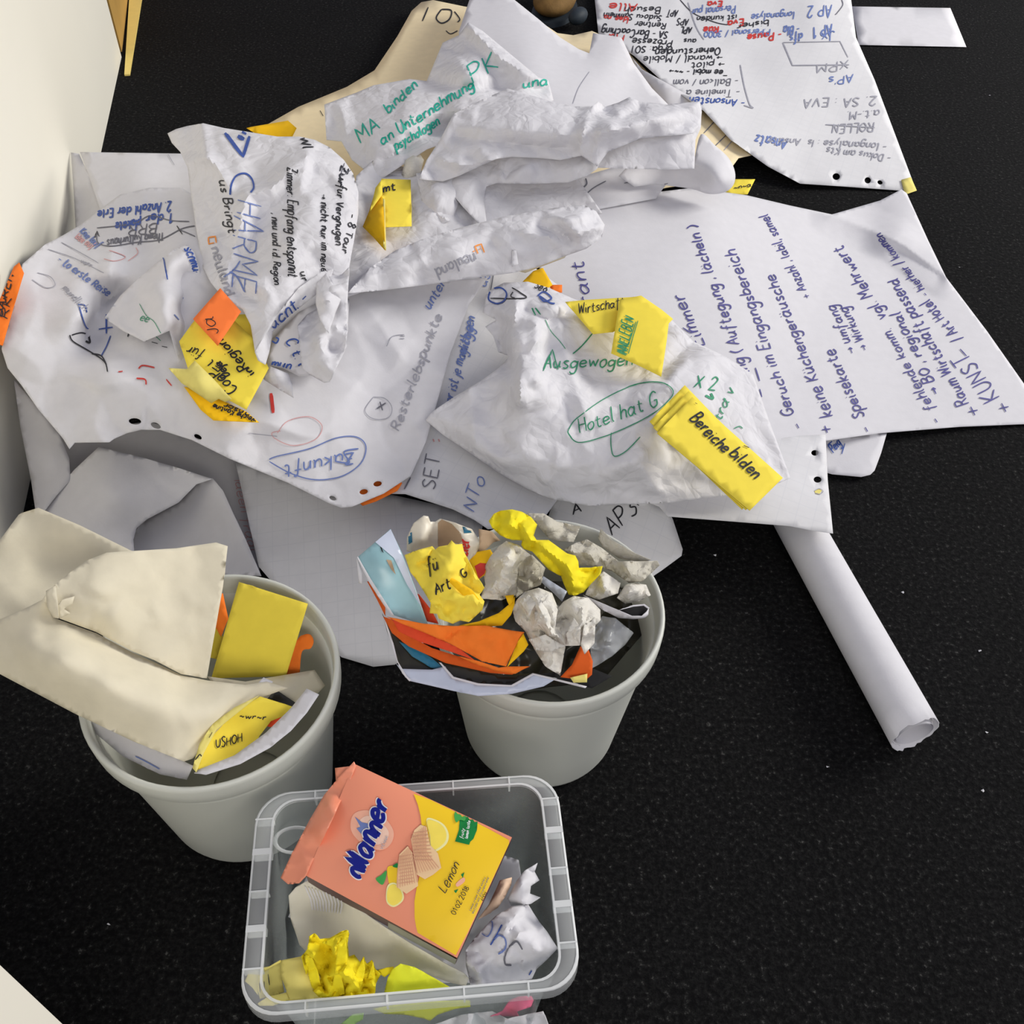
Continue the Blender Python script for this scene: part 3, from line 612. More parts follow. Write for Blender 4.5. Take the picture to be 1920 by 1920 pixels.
I.l([(134, 628), (150, 624), (160, 626)], 'ink_black', 3.5).l([(130, 628), (136, 640), (160, 655), (185, 670), (198, 682), (202, 698)], 'ink_black', 3.2).l([(160, 640), (168, 643), (166, 632)], 'ink_black', 5).l([(172, 664), (190, 668), (200, 685)], 'ink_black', 3.5).l([(168, 630), (166, 640)], 'ink_grey', 2.5)
I.l([(240, 632), (246, 618), (262, 610), (282, 612), (298, 622)], 'ink_black', 3).l([(265, 632), (275, 640)], 'ink_black', 2.5, smooth=False).l([(285, 642), (296, 645)], 'ink_black', 2.5, smooth=False).l([(304, 650), (314, 652)], 'ink_black', 2.5, smooth=False)
I.l([(238, 558), (262, 580), (272, 600)], 'ink_green', 2).l([(258, 594), (272, 602), (284, 622), (302, 640)], 'ink_green', 1.8)
I.l([(222, 698), (230, 697)], 'ink_red', 4).l([(260, 692), (268, 686), (290, 690)], 'ink_red', 3.5).l([(256, 710), (272, 712), (274, 722)], 'ink_red', 3.5).l([(312, 712), (322, 724)], 'ink_red', 3.5)
I.l([(508, 738), (512, 775)], 'ink_red', 9).l([(520, 812), (540, 790), (580, 782), (604, 800), (590, 825), (550, 836), (518, 824), (510, 812), (526, 808)], 'ink_pink', 2).l([(465, 812), (500, 816), (520, 818)], 'ink_lgrey', 1.8)
I.l([(505, 862), (520, 856), (580, 842), (630, 822), (668, 820), (686, 838), (676, 870), (640, 894), (590, 900), (545, 888), (505, 866)], 'ink_lblue', 3).t('Zukunft', (664, 848), (530, 874), 15, 'ink_lblue', 4).l([(672, 842), (645, 848), (655, 868), (630, 866)], 'ink_lblue', 4)
I.t('Resterlebspunkte', (748, 810), (830, 590), 12, 'ink_lgrey', 3.5).t('unter', (806, 582), (838, 530), 12, 'ink_lblue', 3.5).t('=', (748, 640), (760, 640), 14, 'ink_lgrey', 2.5).t('+', (708, 778), (732, 764), 20, 'ink_grey', 4).l([(700, 745), (684, 770), (700, 786), (728, 784), (735, 765), (722, 748), (700, 745)], 'ink_lgrey', 1.8)
I.l([(725, 650), (735, 632), (758, 628)], 'ink_lgrey', 1.8).done()

# raised fold in the left sheet
sf = sheet('fold', [(196, 596, .195), (225, 555, .21), (262, 520, .222), (300, 488, .235), (326, 468, .245), (350, 460, .25), (364, 472, .245), (372, 500, .235), (384, 560, .215), (388, 640, .205), (350, 690, .20), (340, 695, .198), (330, 660, .215), (318, 620, .228), (270, 640, .215), (230, 620, .205)],
           [(312, 500, .25), (316, 560, .248), (322, 600, .24), (260, 570, .218), (345, 520, .222), (350, 580, .205), (352, 640, .195), (330, 485, .25)], 'paper', parent=s2, crumple=(.003, 50, 5), step=8, c=12)
I = Ink(sf, parent=sf)
I.t('schmal Raum', (346, 466), (384, 560), 13, 'ink_blue', 4).l([(296, 486), (306, 484), (310, 500), (314, 525)], 'ink_blue', 3).l([(342, 560), (356, 550), (362, 570)], 'ink_lblue', 2.5).l([(326, 590), (335, 600)], 'ink_lblue', 3).l([(262, 570), (275, 592), (290, 604), (305, 630), (330, 660)], 'ink_green', 1.6).t('ee', (262, 600), (278, 606), 9, 'ink_green', 2).done()

# ---- text sheet in the middle (I)
s3 = sheet('flipchart_sheet', [(640, 940, .112), (700, 925, .112), (760, 926, .11), (850, 955, .108), (890, 975, .105), (915, 992, .10), (1010, 985, .09), (1050, 930, .09), (1180, 800, .10), (1080, 560, .12), (1000, 500, .14), (880, 500, .15), (820, 640, .135), (790, 800, .12)],
           [(900, 720, .125), (900, 880, .112)], 'paper_grid', 'white sheet with vertical blue notes between the left sheet and the crumpled ball', 'paper', FG, crumple=(.003, 90, 8), step=14)
I = Ink(s3)
I.t('wer ist je moglich gen', (844, 770), (892, 596), 12, 'ink_lblue', 3.5).t('mitge', (872, 670), (888, 612), 12, 'ink_lblue', 4).l([(925, 515), (920, 545)], 'ink_grey', 3).t('du', (910, 540), (922, 512), 10, 'ink_lblue', 3)
I.t('SET', (814, 920), (828, 852), 15, 'ink_grey', 3.2, slant=0).l([(812, 824), (814, 829)], 'ink_pink', 5).l([(822, 824), (824, 829)], 'ink_pink', 5).l([(758, 918), (770, 896)], 'ink_grey', 3.5).t('NTo', (888, 962), (912, 896), 16, 'ink_lblue', 3).done()
sheet('moderation_card', [(660, 930, .1185), (690, 905, .119), (740, 890, .121), (754, 906, .119), (745, 920, .118), (705, 940, .117), (680, 948, .117)], m='orange', label='orange card corner peeking out under the punched edge of the left sheet', cat='card', group=CG, step=7)

# ---- base white sheet under the centre (between left crumple and back band)
sq = sheet('flipchart_sheet', [(640, 560, .20), (655, 430, .195), (668, 330, .18), (700, 300, .165), (790, 320, .17), (900, 300, .17), (1080, 330, .165), (1130, 400, .165), (1050, 420, .165), (950, 430, .165), (840, 460, .175), (760, 520, .19)],
           [(740, 400, .175), (820, 380, .19), (860, 420, .18), (800, 340, .185), (1000, 380, .17)], 'paper_cr', 'creased white sheet in the hollow at the centre of the heap', 'paper', FG, crumple=(.006, 55, 41), step=11)

# ---- sheets around the right side of the centre
sv = sheet('flipchart_sheet', [(1030, 345, .145), (1110, 325, .15), (1200, 300, .15), (1260, 330, .135), (1230, 372, .125), (1080, 400, .14), (1020, 390, .145)], m='paper', label='small white sheet corner with a black V mark under the curled sheet', group=FG, step=11)
I = Ink(sv); I.l([(1060, 348), (1083, 379)], 'ink_black', 3.2, smooth=False).l([(1086, 379), (1110, 355), (1136, 340)], 'ink_grey', 2.6).l([(1098, 335), (1100, 345), (1094, 352)], 'ink_grey', 4).l([(1170, 344), (1210, 335)], 'ink_grey', 2).done()

# ---- big right sheet with violet notes (K)
sk = sheet('flipchart_sheet', [(1020, 420, .135), (1060, 388, .14), (1180, 366, .125), (1300, 352, .105), (1400, 366, .08), (1480, 385, .055), (1560, 402, .03), (1650, 376, .03), (1690, 355, .035), (1700, 362, .035), (1740, 450, .02), (1774, 520, .012), (1850, 620, .008), (1945, 755, .004), (1945, 794, .004), (1800, 800, .008), (1650, 812, .02), (1550, 826, .035), (1440, 834, .05), (1300, 838, .07), (1150, 780, .10), (1000, 620, .125)],
           [(1250, 500, .115), (1400, 600, .075), (1500, 500, .045), (1600, 600, .025), (1700, 700, .012), (1630, 430, .018), (1690, 440, .03), (1680, 500, .012), (1300, 700, .085), (1480, 720, .045), (1320, 400, .112)], 'paper',
           'large flip chart sheet with violet handwritten notes covering the right of the heap', 'paper', FG, crumple=(.0012, 170, 9), step=12, c=30, ridges=[([(1560, 402), (1680, 452), (1775, 520)], .014, 45), ([(1690, 470), (1760, 515)], -.008, 30)])
I = Ink(sk)
for tx, a, b, s in [('Restaurant (', (1140, 706), (1086, 460), 17), ('Eimmer', (1322, 648), (1278, 548), 15), ('stimmung ( Auftegung , lächeln )', (1428, 765), (1305, 420), 13), ('Geruch im Eingangsbereich', (1490, 778), (1378, 465), 14), ('keine Küchengeräusche', (1562, 780), (1450, 512), 14), ('+ Anzahl , labil, samel', (1520, 558), (1438, 400), 11),
        ('Speisekarte', (1622, 782), (1562, 652), 14), ('> umfang', (1604, 662), (1566, 570), 12), ('> Wirkung', (1628, 656), (1588, 574), 12), ('vgl. Mehrwert', (1662, 596), (1578, 458), 13), ('fehlende komm.', (1752, 768), (1668, 614), 12), ('> BO , regional', (1762, 738), (1686, 582), 13), ('Raum Wirtschaft passend', (1818, 756), (1680, 520), 14), ('KUNST', (1876, 744), (1808, 658), 20), ('/ Art Hotel', (1806, 634), (1740, 560), 13), ('- hierher / kommen', (1742, 552), (1650, 436), 11)]:
    I.t(tx, a, b, s, 'ink_violet', 3.4 if s > 12 else 3.0)
for tx, a, b, s in [('-', (1506, 802), (1500, 790), 16), ('+', (1562, 812), (1556, 794), 20), ('-', (1636, 808), (1630, 796), 16), ('-', (1766, 790), (1760, 780), 16), ('+', (1840, 778), (1830, 756), 22), ('+', (1896, 772), (1886, 750), 22)]:
    I.t(tx, a, b, s, 'ink_violet', 3.5)
I.l([(1416, 690), (1424, 715)], 'ink_violet', 3.5).l([(1424, 730), (1428, 745)], 'ink_violet', 3.5).l([(1800, 655), (1812, 668)], 'ink_violet', 3).l([(1280, 615), (1295, 625)], 'ink_violet', 3).done()

# ---- punched squared sheet under the ball (L), rounded card (M), roll (N)
sl = sheet('flipchart_sheet', [(1000, 900, .092), (1150, 840, .092), (1300, 815, .065), (1440, 815, .045), (1548, 815, .034), (1552, 900, .06), (1562, 1000, .082), (1520, 994, .082), (1480, 986, .082), (1380, 978, .08), (1252, 968, .08), (1236, 950, .08), (1200, 936, .082), (1060, 920, .085)], [(1400, 900, .085), (1480, 900, .075)], 'paper_grid',
           'squared flip chart sheet with punched holes beneath the crumpled ball, lower right edge', 'paper', FG, holes=[(1528, 849, 7, 5.5, 0), (1533, 899, 7.5, 6, 0)], step=13)
I = Ink(sl); I.l([(1527, 921), (1536, 917), (1543, 922), (1537, 927), (1529, 925)], 'ink_lgrey', 1.5).done()
decal(sl, [(1527, 921), (1535, 916), (1541, 920), (1536, 927), (1529, 926)], 'pale_yellow', 'yellow_dot', step=5)
sm = sheet('flipchart_sheet', [(1530, 815, .018), (1664, 808, .014), (1652, 850, .010), (1640, 882, .008), (1632, 890, .008), (1615, 894, .008), (1560, 889, .008), (1530, 880, .012)], m='paper', label='rounded white card corner lying on the carpet below the violet notes sheet', group=FG, step=13)
I = Ink(sm); I.t('Peig', (1562, 850), (1578, 832), 10, 'ink_blue', 3).l([(1578, 852), (1584, 832)], 'ink_blue', 2.5).l([(1552, 835), (1560, 828)], 'ink_blue', 4).done()

def paper_roll():
    r = .0315; a = W(1716, 1378, r); b = W(1468, 930, r); b.z = r
    ax = (b - a).normalized(); side = ax.cross(Vector((0, 0, 1))).normalized(); up = side.cross(ax)
    root = empty('paper_roll', 'white paper rolled into a tube lying on the carpet at the right', 'paper roll')
    rs = random.Random(4)
    N = 44; L = 14
    for nm, rr, inset in (('outer_wrap', r, 0.0), ('inner_wrap', r * .86, 0.006)):
        V = []; F = []
        for i in range(L + 1):
            for j in range(N):
                th = math.tau * j / N; k = rr * (1 + .012 * math.sin(3 * th + i * .3)); 
                jag = (rs.uniform(-.0015, .0025) + .004 * math.sin(th + 1)) if i == 0 else 0
                p = a + ax * (inset + jag + i / L * (b - a).length) + side * math.cos(th) * k + up * math.sin(th) * k * .96
                V.append(p)
        for i in range(L):
            for j in range(N):
                F.append((i * N + j, i * N + (j + 1) % N, (i + 1) * N + (j + 1) % N, (i + 1) * N + j))
        o = new_obj(nm, mesh_from(nm, V, F), M['paper'], root)
        s = o.modifiers.new('thickness', 'SOLIDIFY'); s.thickness = .0012; s.offset = -1
    V = []; F = []; n = 90                                        # loose spiral layers inside the mouth
    for j in range(n + 1):
        th = math.tau * 2.2 * j / n + 2; k = r * (.84 - .14 * j / n)
        for d in (0.002, .10): V.append(a + ax * d + side * math.cos(th) * k + up * math.sin(th) * k * .96)
    F = [(2 * j, 2 * j + 1, 2 * j + 3, 2 * j + 2) for j in range(n)]
    new_obj('spiral_layer', mesh_from('spiral_layer', V, F), M['paper'], root)
    plug = []                                                      # crumpled inner wall closing the core
    V = [a + ax * .03] + [a + ax * .03 + side * math.cos(math.tau * j / 24) * r * .72 + up * math.sin(math.tau * j / 24) * r * .7 for j in range(24)]
    new_obj('core', mesh_from('core', V, [(0, 1 + j, 1 + (j + 1) % 24) for j in range(24)]), M['paper'], root)
paper_roll()

# ---- back band of crumpled paper (D) and its folds
sd = sheet('crumpled_sheet', [(786, 336, .215), (800, 300, .225), (825, 262, .24), (850, 214, .255), (905, 186, .265), (952, 166, .27), (1000, 180, .27), (1036, 190, .268), (1075, 200, .265), (1112, 198, .265), (1122, 190, .268), (1135, 200, .262), (1160, 192, .262), (1180, 182, .262), (1200, 190, .26), (1250, 196, .255), (1312, 190, .25), (1316, 210, .245), (1312, 235, .24), (1300, 250, .24), (1200, 260, .25), (1140, 285, .24), (1120, 312, .225), (1090, 292, .235), (1050, 300, .232), (1010, 296, .232), (960, 294, .235), (930, 298, .235), (900, 312, .23), (860, 330, .222), (830, 340, .215)],
           [(900, 250, .268), (980, 240, .275), (1060, 250, .272), (1120, 230, .288), (1150, 215, .29), (1180, 240, .285), (1090, 275, .25), (850, 300, .235), (1240, 225, .268), (1120, 280, .255)], 'paper_cr', 'broad crumpled white band of paper across the back of the heap', 'paper', FG, crumple=(.005, 50, 12), step=9, ridges=[([(860, 257), (967, 270), (1080, 280)], -.012, 26), ([(1087, 280), (1100, 220), (1113, 197)], .014, 22), ([(1127, 250), (1213, 227), (1300, 200)], .014, 26), ([(1130, 205), (1160, 225), (1200, 205)], -.012, 18), ([(830, 300), (870, 310), (930, 298)], .010, 18)])
sheet('fold', [(1112, 314, .212), (1120, 270, .228), (1190, 262, .24), (1250, 236, .245), (1316, 196, .25), (1314, 240, .235), (1304, 262, .225), (1302, 316, .20), (1250, 318, .20), (1180, 316, .205)], [(1220, 290, .215), (1262, 260, .236), (1280, 290, .215)], 'paper_cr', parent=sd, crumple=(.002, 60, 2), step=10)
sheet('fold', [(790, 335, .20), (842, 320, .205), (900, 285, .218), (935, 275, .222), (1010, 275, .222), (1052, 275, .220), (1100, 265, .220), (1130, 290, .215), (1120, 316, .21), (1100, 330, .20), (1065, 342, .192), (1000, 345, .19), (930, 344, .19), (912, 350, .188), (908, 380, .18), (914, 430, .17), (898, 420, .178), (868, 388, .195), (850, 366, .198), (820, 372, .195)], [(1000, 318, .215), (1080, 316, .212), (880, 350, .208), (940, 322, .212), (900, 385, .19)], 'paper_cr', parent=sd, crumple=(.003, 38, 6), step=8)
sheet('fold', [(780, 325, .195), (850, 320, .198), (860, 380, .192), (850, 410, .185), (820, 425, .18), (795, 400, .185)], [(830, 380, .205)], 'paper_cr', parent=sd, crumple=(.004, 36, 16), step=8)
se = sheet('flipchart_sheet', [(1160, 330, .165), (1180, 308, .172), (1300, 310, .18), (1314, 252, .195), (1340, 272, .19), (1366, 296, .18), (1378, 322, .165), (1376, 345, .15), (1360, 360, .135), (1330, 364, .128), (1295, 354, .13), (1230, 345, .14), (1190, 350, .145)], [(1340, 320, .185), (1300, 330, .155), (1260, 326, .15), (1350, 345, .165)], 'paper', 'white sheet curling over at the right of the crumpled band', 'paper', FG, step=8, smooth=True, corners=(0, 1, 2, 11, 12), c=18)
I = Ink(se); I.l([(1232, 350), (1252, 344)], 'ink_grey', 2).l([(1278, 356), (1306, 362)], 'ink_blue', 5).done()
sc2 = sheet('moderation_card', [(1350, 362, .085), (1378, 336, .09), (1416, 336, .085), (1402, 364, .08), (1372, 366, .08)], m='yellow', label='narrow yellow card corner beside the curling sheet, above the violet notes', cat='card', group=CG, step=8)
Ink(sc2).t('~n~a', (1376, 356), (1410, 350), 5, 'ink_black', 2).done()

# ---- printed-margin sheet (F)
sF = sheet('crumpled_sheet', [(652, 550, .225), (690, 505, .225), (740, 470, .225), (800, 445, .23), (870, 425, .235), (950, 405, .24), (1000, 396, .24), (1040, 390, .242), (1075, 386, .245), (1095, 384, .245), (1118, 396, .24), (1134, 422, .23), (1128, 446, .22), (1100, 466, .212), (1055, 482, .205), (1010, 500, .20), (960, 512, .198), (900, 520, .198), (800, 534, .205), (720, 544, .215)],
           [(760, 515, .232), (860, 480, .24), (950, 455, .245), (1060, 415, .262), (1090, 420, .26), (1050, 450, .235), (1000, 430, .25)], 'paper_cr', 'twisted white sheet with a grey printed brand margin running across the centre', 'paper', FG, crumple=(.0035, 50, 61), step=9, ridges=[([(1010, 423), (1047, 433), (1070, 448)], -.014, 18), ([(1030, 400), (1060, 412), (1090, 405)], .012, 18), ([(1080, 440), (1110, 430), (1125, 425)], .012, 16), ([(690, 520), (800, 480), (900, 440)], .008, 26)])
sheet('fold', [(955, 480, .212), (1000, 478, .21), (1070, 470, .208), (1058, 484, .20), (1010, 502, .188), (985, 512, .182), (962, 506, .185)], [(1000, 492, .198)], 'cream', parent=sF, step=8)
sheet('fold', [(960, 468, .235), (968, 470, .235), (972, 495, .222), (960, 500, .222)], m='paper_cr', parent=sF, step=6)
I = Ink(sF); I.t('neuland', (888, 474), (812, 506), 13, 'ink_lgrey', 4, slant=0).l([(908, 474), (902, 458), (890, 462)], 'ink_orange', 4, smooth=False).l([(896, 476), (890, 462)], 'ink_orange', 4, smooth=False).l([(898, 468), (901, 467)], 'ink_orange', 4, smooth=False).l([(886, 472), (890, 471)], 'ink_orange', 4, smooth=False).done('printed_lettering')

# yellow cards in the hollow
tw = empty('moderation_card', 'folded yellow card standing in the hollow beside the left crumpled sheet', 'card', CG)
a_ = sheet('card_leaf', [(715, 335, .205), (770, 337, .20), (772, 424, .205), (718, 426, .215), (716, 390, .21)], m='yellow', parent=tw, step=10)
Ink(a_).t('mt', (718, 362), (744, 356), 9, 'ink_black', 3.5).done()
sheet('card_leaf', [(706, 350, .215), (718, 372, .225), (722, 470, .22), (700, 445, .215), (680, 425, .21), (692, 396, .212)], [(716, 420, .235)], 'gold', parent=tw, step=9)
sheet('card_leaf', [(704, 352, .222), (716, 336, .22), (717, 364, .225), (694, 396, .222)], m='yellow', parent=tw, step=8)
sheet('card_leaf', [(718, 372, .23), (722, 374, .23), (724, 470, .225), (719, 462, .225)], m='pale_yellow', parent=tw, step=8)

# ---- blue lettered crumpled sheet (G)
sg = sheet('crumpled_sheet', [(314, 250, .225), (330, 242, .235), (352, 236, .245), (381, 231, .255), (420, 240, .262), (470, 248, .268), (520, 256, .268), (562, 256, .268), (590, 262, .265), (618, 276, .26), (645, 300, .255), (662, 325, .25), (672, 360, .25), (672, 400, .252), (664, 450, .255), (655, 500, .255), (640, 520, .258), (600, 510, .265), (560, 540, .268), (520, 590, .262), (490, 640, .25), (478, 660, .245), (470, 610, .25), (455, 580, .255), (420, 560, .25), (395, 530, .245), (380, 500, .24), (368, 430, .235), (356, 350, .235), (352, 315, .235), (338, 285, .228), (322, 268, .222)],
           [(400, 290, .275), (410, 400, .262), (430, 480, .258), (436, 380, .272), (450, 470, .255), (480, 330, .262), (470, 420, .266), (540, 300, .278), (560, 400, .295), (540, 480, .292), (600, 340, .29), (630, 400, .278), (640, 460, .27), (460, 550, .262), (580, 285, .27), (620, 310, .272)], 'paper_cr', 'upright crumpled sheet with blue capitals and a blue triangle logo, left of centre', 'paper', FG, crumple=(.006, 62, 77), step=9, c=18, ridges=[([(379, 236), (388, 293), (350, 307)], .012, 20), ([(388, 296), (408, 313), (430, 350)], .012, 18), ([(577, 290), (508, 353), (465, 367), (440, 459), (425, 516)], .016, 26), ([(577, 293), (562, 353)], .008, 18), ([(600, 300), (640, 345), (655, 400)], .012, 22), ([(480, 560), (440, 540), (430, 470)], -.012, 24)])
I = Ink(sg)
I.l([(422, 250), (440, 275), (456, 294), (468, 256)], 'ink_blue', 8, smooth=False).l([(426, 252), (454, 290)], 'ink_blue', 5, smooth=False).l([(446, 256), (458, 262)], 'ink_blue', 12, smooth=False).l([(454, 248), (462, 252)], 'ink_blue', 9, smooth=False)
I.l([(432, 366), (434, 346), (444, 330), (460, 326), (472, 336), (476, 352), (470, 362)], 'ink_blue', 4.5).t('HARME', (444, 372), (432, 545), 32, 'ink_lblue', 3.2).l([(430, 510), (445, 520), (460, 548)], 'ink_lblue', 4).l([(420, 520), (440, 505), (450, 490)], 'ink_lblue', 3.5)
I.t('us Bringt', (412, 338), (430, 440), 10, 'ink_black', 3.2).t('neuland', (396, 466), (424, 560), 13, 'ink_lgrey', 4, slant=0).l([(391, 446), (404, 444), (406, 456)], 'ink_orange', 4, smooth=False).l([(391, 446), (392, 458), (402, 456)], 'ink_orange', 4, smooth=False)
I.t('Zimmer: Empfang entspannt', (538, 314), (540, 520), 12, 'ink_black', 3.2).t(', neu und i.d. Region', (510, 400), (514, 535), 9, 'ink_black', 3).t('> nicht nur im neuen', (602, 364), (602, 520), 9, 'ink_black', 3).t('> fur Vergnugen', (634, 330), (628, 460), 9, 'ink_black', 3).t('- 8 Tour', (656, 400), (640, 475), 9, 'ink_black', 3).t('Wl', (562, 258), (568, 282), 11, 'ink_black', 3.2).t('Zur', (640, 310), (632, 350), 9, 'ink_black', 3.5).t('ur', (562, 510), (568, 530), 8, 'ink_black', 3.5)
I.l([(646, 306), (640, 330), (660, 318)], 'ink_grey', 2).done()
sheet('moderation_card', [(462, 240, .12), (470, 238, .12), (540, 226, .12), (556, 240, .12), (545, 262, .11), (500, 262, .11)], m='gold', label='golden yellow card behind the top of the blue-lettered crumpled sheet', cat='card', group=CG, step=9)
# lower crumpled end of that sheet
gl = sheet('fold', [(478, 660, .24), (492, 636, .245), (520, 590, .255), (560, 540, .262), (600, 510, .262), (625, 505, .262), (620, 525, .255), (590, 555, .245), (545, 590, .23), (512, 622, .222), (505, 660, .222), (498, 684, .22), (484, 676, .228)], [(560, 560, .25)], 'paper_cr', parent=sg, crumple=(.003, 40, 71), step=8)
I = Ink(gl, parent=gl); I.t('ucht -', (512, 618), (580, 560), 16, 'ink_blue', 4).done()
g2 = sheet('fold', [(500, 684, .185), (508, 640, .19), (560, 585, .20), (610, 560, .20), (655, 560, .20), (650, 650, .19), (610, 700, .185), (560, 705, .18), (530, 690, .18)], [(580, 620, .19)], 'paper_grey_shade', parent=sg, step=10)
I = Ink(g2, parent=g2); I.t('C t. l', (534, 640), (562, 690), 12, 'ink_blue', 4).t('mun', (508, 686), (546, 694), 10, 'ink_blue', 4).l([(512, 632), (522, 636), (518, 644), (510, 640)], 'ink_blue', 4).done()
sheet('fold', [(600, 515, .25), (640, 515, .26), (655, 500, .262), (652, 560, .25), (652, 620, .235), (645, 660, .225), (618, 716, .205), (608, 718, .205), (580, 702, .205), (566, 690, .21), (562, 650, .215), (558, 610, .222), (575, 590, .225), (600, 575, .235), (598, 545, .242)],
      [(620, 545, .272), (612, 600, .248), (634, 600, .238), (600, 640, .24), (622, 650, .218), (606, 680, .225), (585, 640, .22)], 'paper_cr', parent=sg, crumple=(.005, 30, 73), step=7, c=10)
sheet('fold', [(594, 530, .262), (612, 512, .268), (640, 560, .258), (628, 590, .255), (616, 625, .25), (600, 600, .256), (592, 570, .26)], [(610, 560, .275)], 'paper_cr', parent=sg, crumple=(.002, 30, 74), step=7)
sheet('fold', [(486, 690, .20), (500, 684, .21), (540, 700, .205), (548, 720, .195), (550, 746, .185), (520, 728, .19), (495, 712, .195)], [(520, 708, .212)], 'paper_cr', parent=sg, step=7)

# ---- crumpled ball sheet (J)
sj = sheet('crumpled_sheet', [(912, 552, .175), (925, 540, .18), (945, 530, .185), (990, 528, .19), (1030, 540, .19), (1075, 560, .188), (1120, 575, .185), (1180, 590, .18), (1260, 600, .172), (1300, 640, .165), (1360, 668, .158), (1412, 702, .15), (1432, 760, .14), (1450, 810, .132), (1482, 896, .112), (1440, 915, .112), (1340, 932, .11), (1260, 942, .11), (1180, 946, .11), (1100, 948, .112), (1030, 935, .115), (985, 915, .118), (940, 890, .12), (885, 852, .128), (830, 815, .138), (798, 788, .15), (810, 772, .158), (850, 745, .165), (900, 715, .172), (935, 690, .175), (955, 668, .172), (935, 660, .168), (925, 630, .165), (910, 612, .165), (930, 600, .17), (905, 585, .168)],
           [(985, 570, .212), (975, 640, .215), (990, 700, .225), (975, 740, .222), (1000, 660, .20), (1040, 640, .19), (1040, 760, .205), (1010, 800, .19), (950, 800, .178), (900, 780, .172), (870, 800, .155), (960, 860, .155), (1100, 700, .195), (1180, 680, .185), (1150, 800, .19), (1250, 720, .198), (1200, 870, .172), (1100, 880, .165), (1050, 910, .14), (1250, 910, .135), (1300, 700, .195), (1350, 760, .178), (1400, 800, .155), (1300, 880, .15), (960, 610, .185), (950, 590, .19), (1080, 600, .20), (1030, 570, .21)], 'paper_cr', 'large crumpled ball of white paper with green handwriting, right of centre', 'paper', FG, crumple=(.0075, 62, 93), step=9, c=18, edge_keep=26, ridges=[([(967, 567), (960, 650), (975, 710), (975, 755)], .02, 26), ([(937, 642), (945, 676), (960, 690)], -.02, 22), ([(1005, 712), (1001, 680), (1010, 640)], .012, 20), ([(1042, 575), (1057, 650), (1095, 770)], .010, 30), ([(1160, 730), (1222, 712), (1250, 722), (1290, 672), (1354, 668)], .012, 30), ([(1150, 880), (1196, 860), (1222, 837), (1230, 762)], .010, 34), ([(881, 732), (892, 837), (940, 870)], .010, 36), ([(1240, 700), (1300, 640)], -.012, 26), ([(985, 580), (1030, 600), (1060, 590)], -.012, 18), ([(930, 575), (960, 600)], .01, 16)])
I = Ink(sj)
I.t('Ausgewogen', (1018, 692), (1188, 686), 15, 'ink_green', 3.2).l([(1018, 696), (1036, 656), (1046, 694)], 'ink_green', 3, smooth=False).t('Hotel hat G', (1086, 812), (1236, 762), 17, 'ink_green', 3.2)
I.l([(1066, 806), (1080, 786), (1130, 750), (1190, 722), (1240, 718), (1262, 738), (1230, 772), (1180, 800), (1130, 820), (1085, 830), (1066, 814), (1066, 806)], 'ink_green', 2.4).l([(1146, 812), (1146, 835), (1152, 856), (1175, 846), (1200, 820)], 'ink_green', 2.4)
I.l([(1110, 626), (1092, 648), (1074, 664)], 'ink_green', 3).l([(1022, 600), (1032, 620), (1050, 640), (1060, 655)], 'ink_green', 1.8).l([(1004, 592), (998, 578)], 'ink_green', 4).l([(1014, 590), (1004, 578)], 'ink_green', 4)
I.l([(916, 556), (922, 544), (938, 540), (950, 550), (946, 564), (932, 570), (918, 564), (916, 556)], 'ink_blue', 4).l([(920, 560), (984, 560), (976, 550), (960, 540)], 'ink_black', 3).l([(962, 548), (958, 556), (966, 560)], 'ink_black', 2.5).t('Se8', (1000, 540), (1024, 550), 10, 'ink_black', 2.5).l([(1008, 556), (1020, 548), (1034, 560), (1020, 566), (1012, 556), (1030, 568), (1040, 570)], 'ink_blue', 4)
I.t('X 2', (1300, 726), (1344, 732), 14, 'ink_green', 3.6).l([(1322, 742), (1336, 748), (1332, 738)], 'ink_green', 6).l([(1356, 748), (1360, 750)], 'ink_green', 7).t('tra v', (1350, 790), (1378, 730), 11, 'ink_green', 3).l([(1376, 804), (1386, 800), (1392, 804)], 'ink_green', 2.5).done()

# cards on the ball
c1 = sheet('moderation_card', [(1060, 566, .222), (1100, 562, .222), (1200, 556, .215), (1225, 580, .212), (1150, 622, .213), (1112, 626, .216)], m='yellow', label='yellow card lettered in black at the upper right of the crumpled ball', cat='card', group=CG, step=11, thick=.0008)
Ink(c1).t('Wirtschaft', (1084, 590), (1172, 574), 12, 'ink_black', 2.6).done()
c2 = sheet('moderation_card', [(1162, 562, .232), (1202, 554, .23), (1240, 580, .225), (1262, 598, .22), (1254, 606, .22), (1250, 640, .218), (1240, 706, .208), (1200, 686, .212), (1146, 662, .22)], [(1200, 620, .224)], m='yellow', label='yellow card with green crossed capitals leaning on the crumpled ball', cat='card', group=CG, step=11, thick=.0008)
Ink(c2).t('INNELEBEN', (1174, 668), (1190, 598), 13, 'ink_green', 3).l([(1168, 662), (1180, 640), (1192, 604)], 'ink_green', 2).l([(1178, 664), (1186, 635), (1196, 602)], 'ink_green', 2).done()
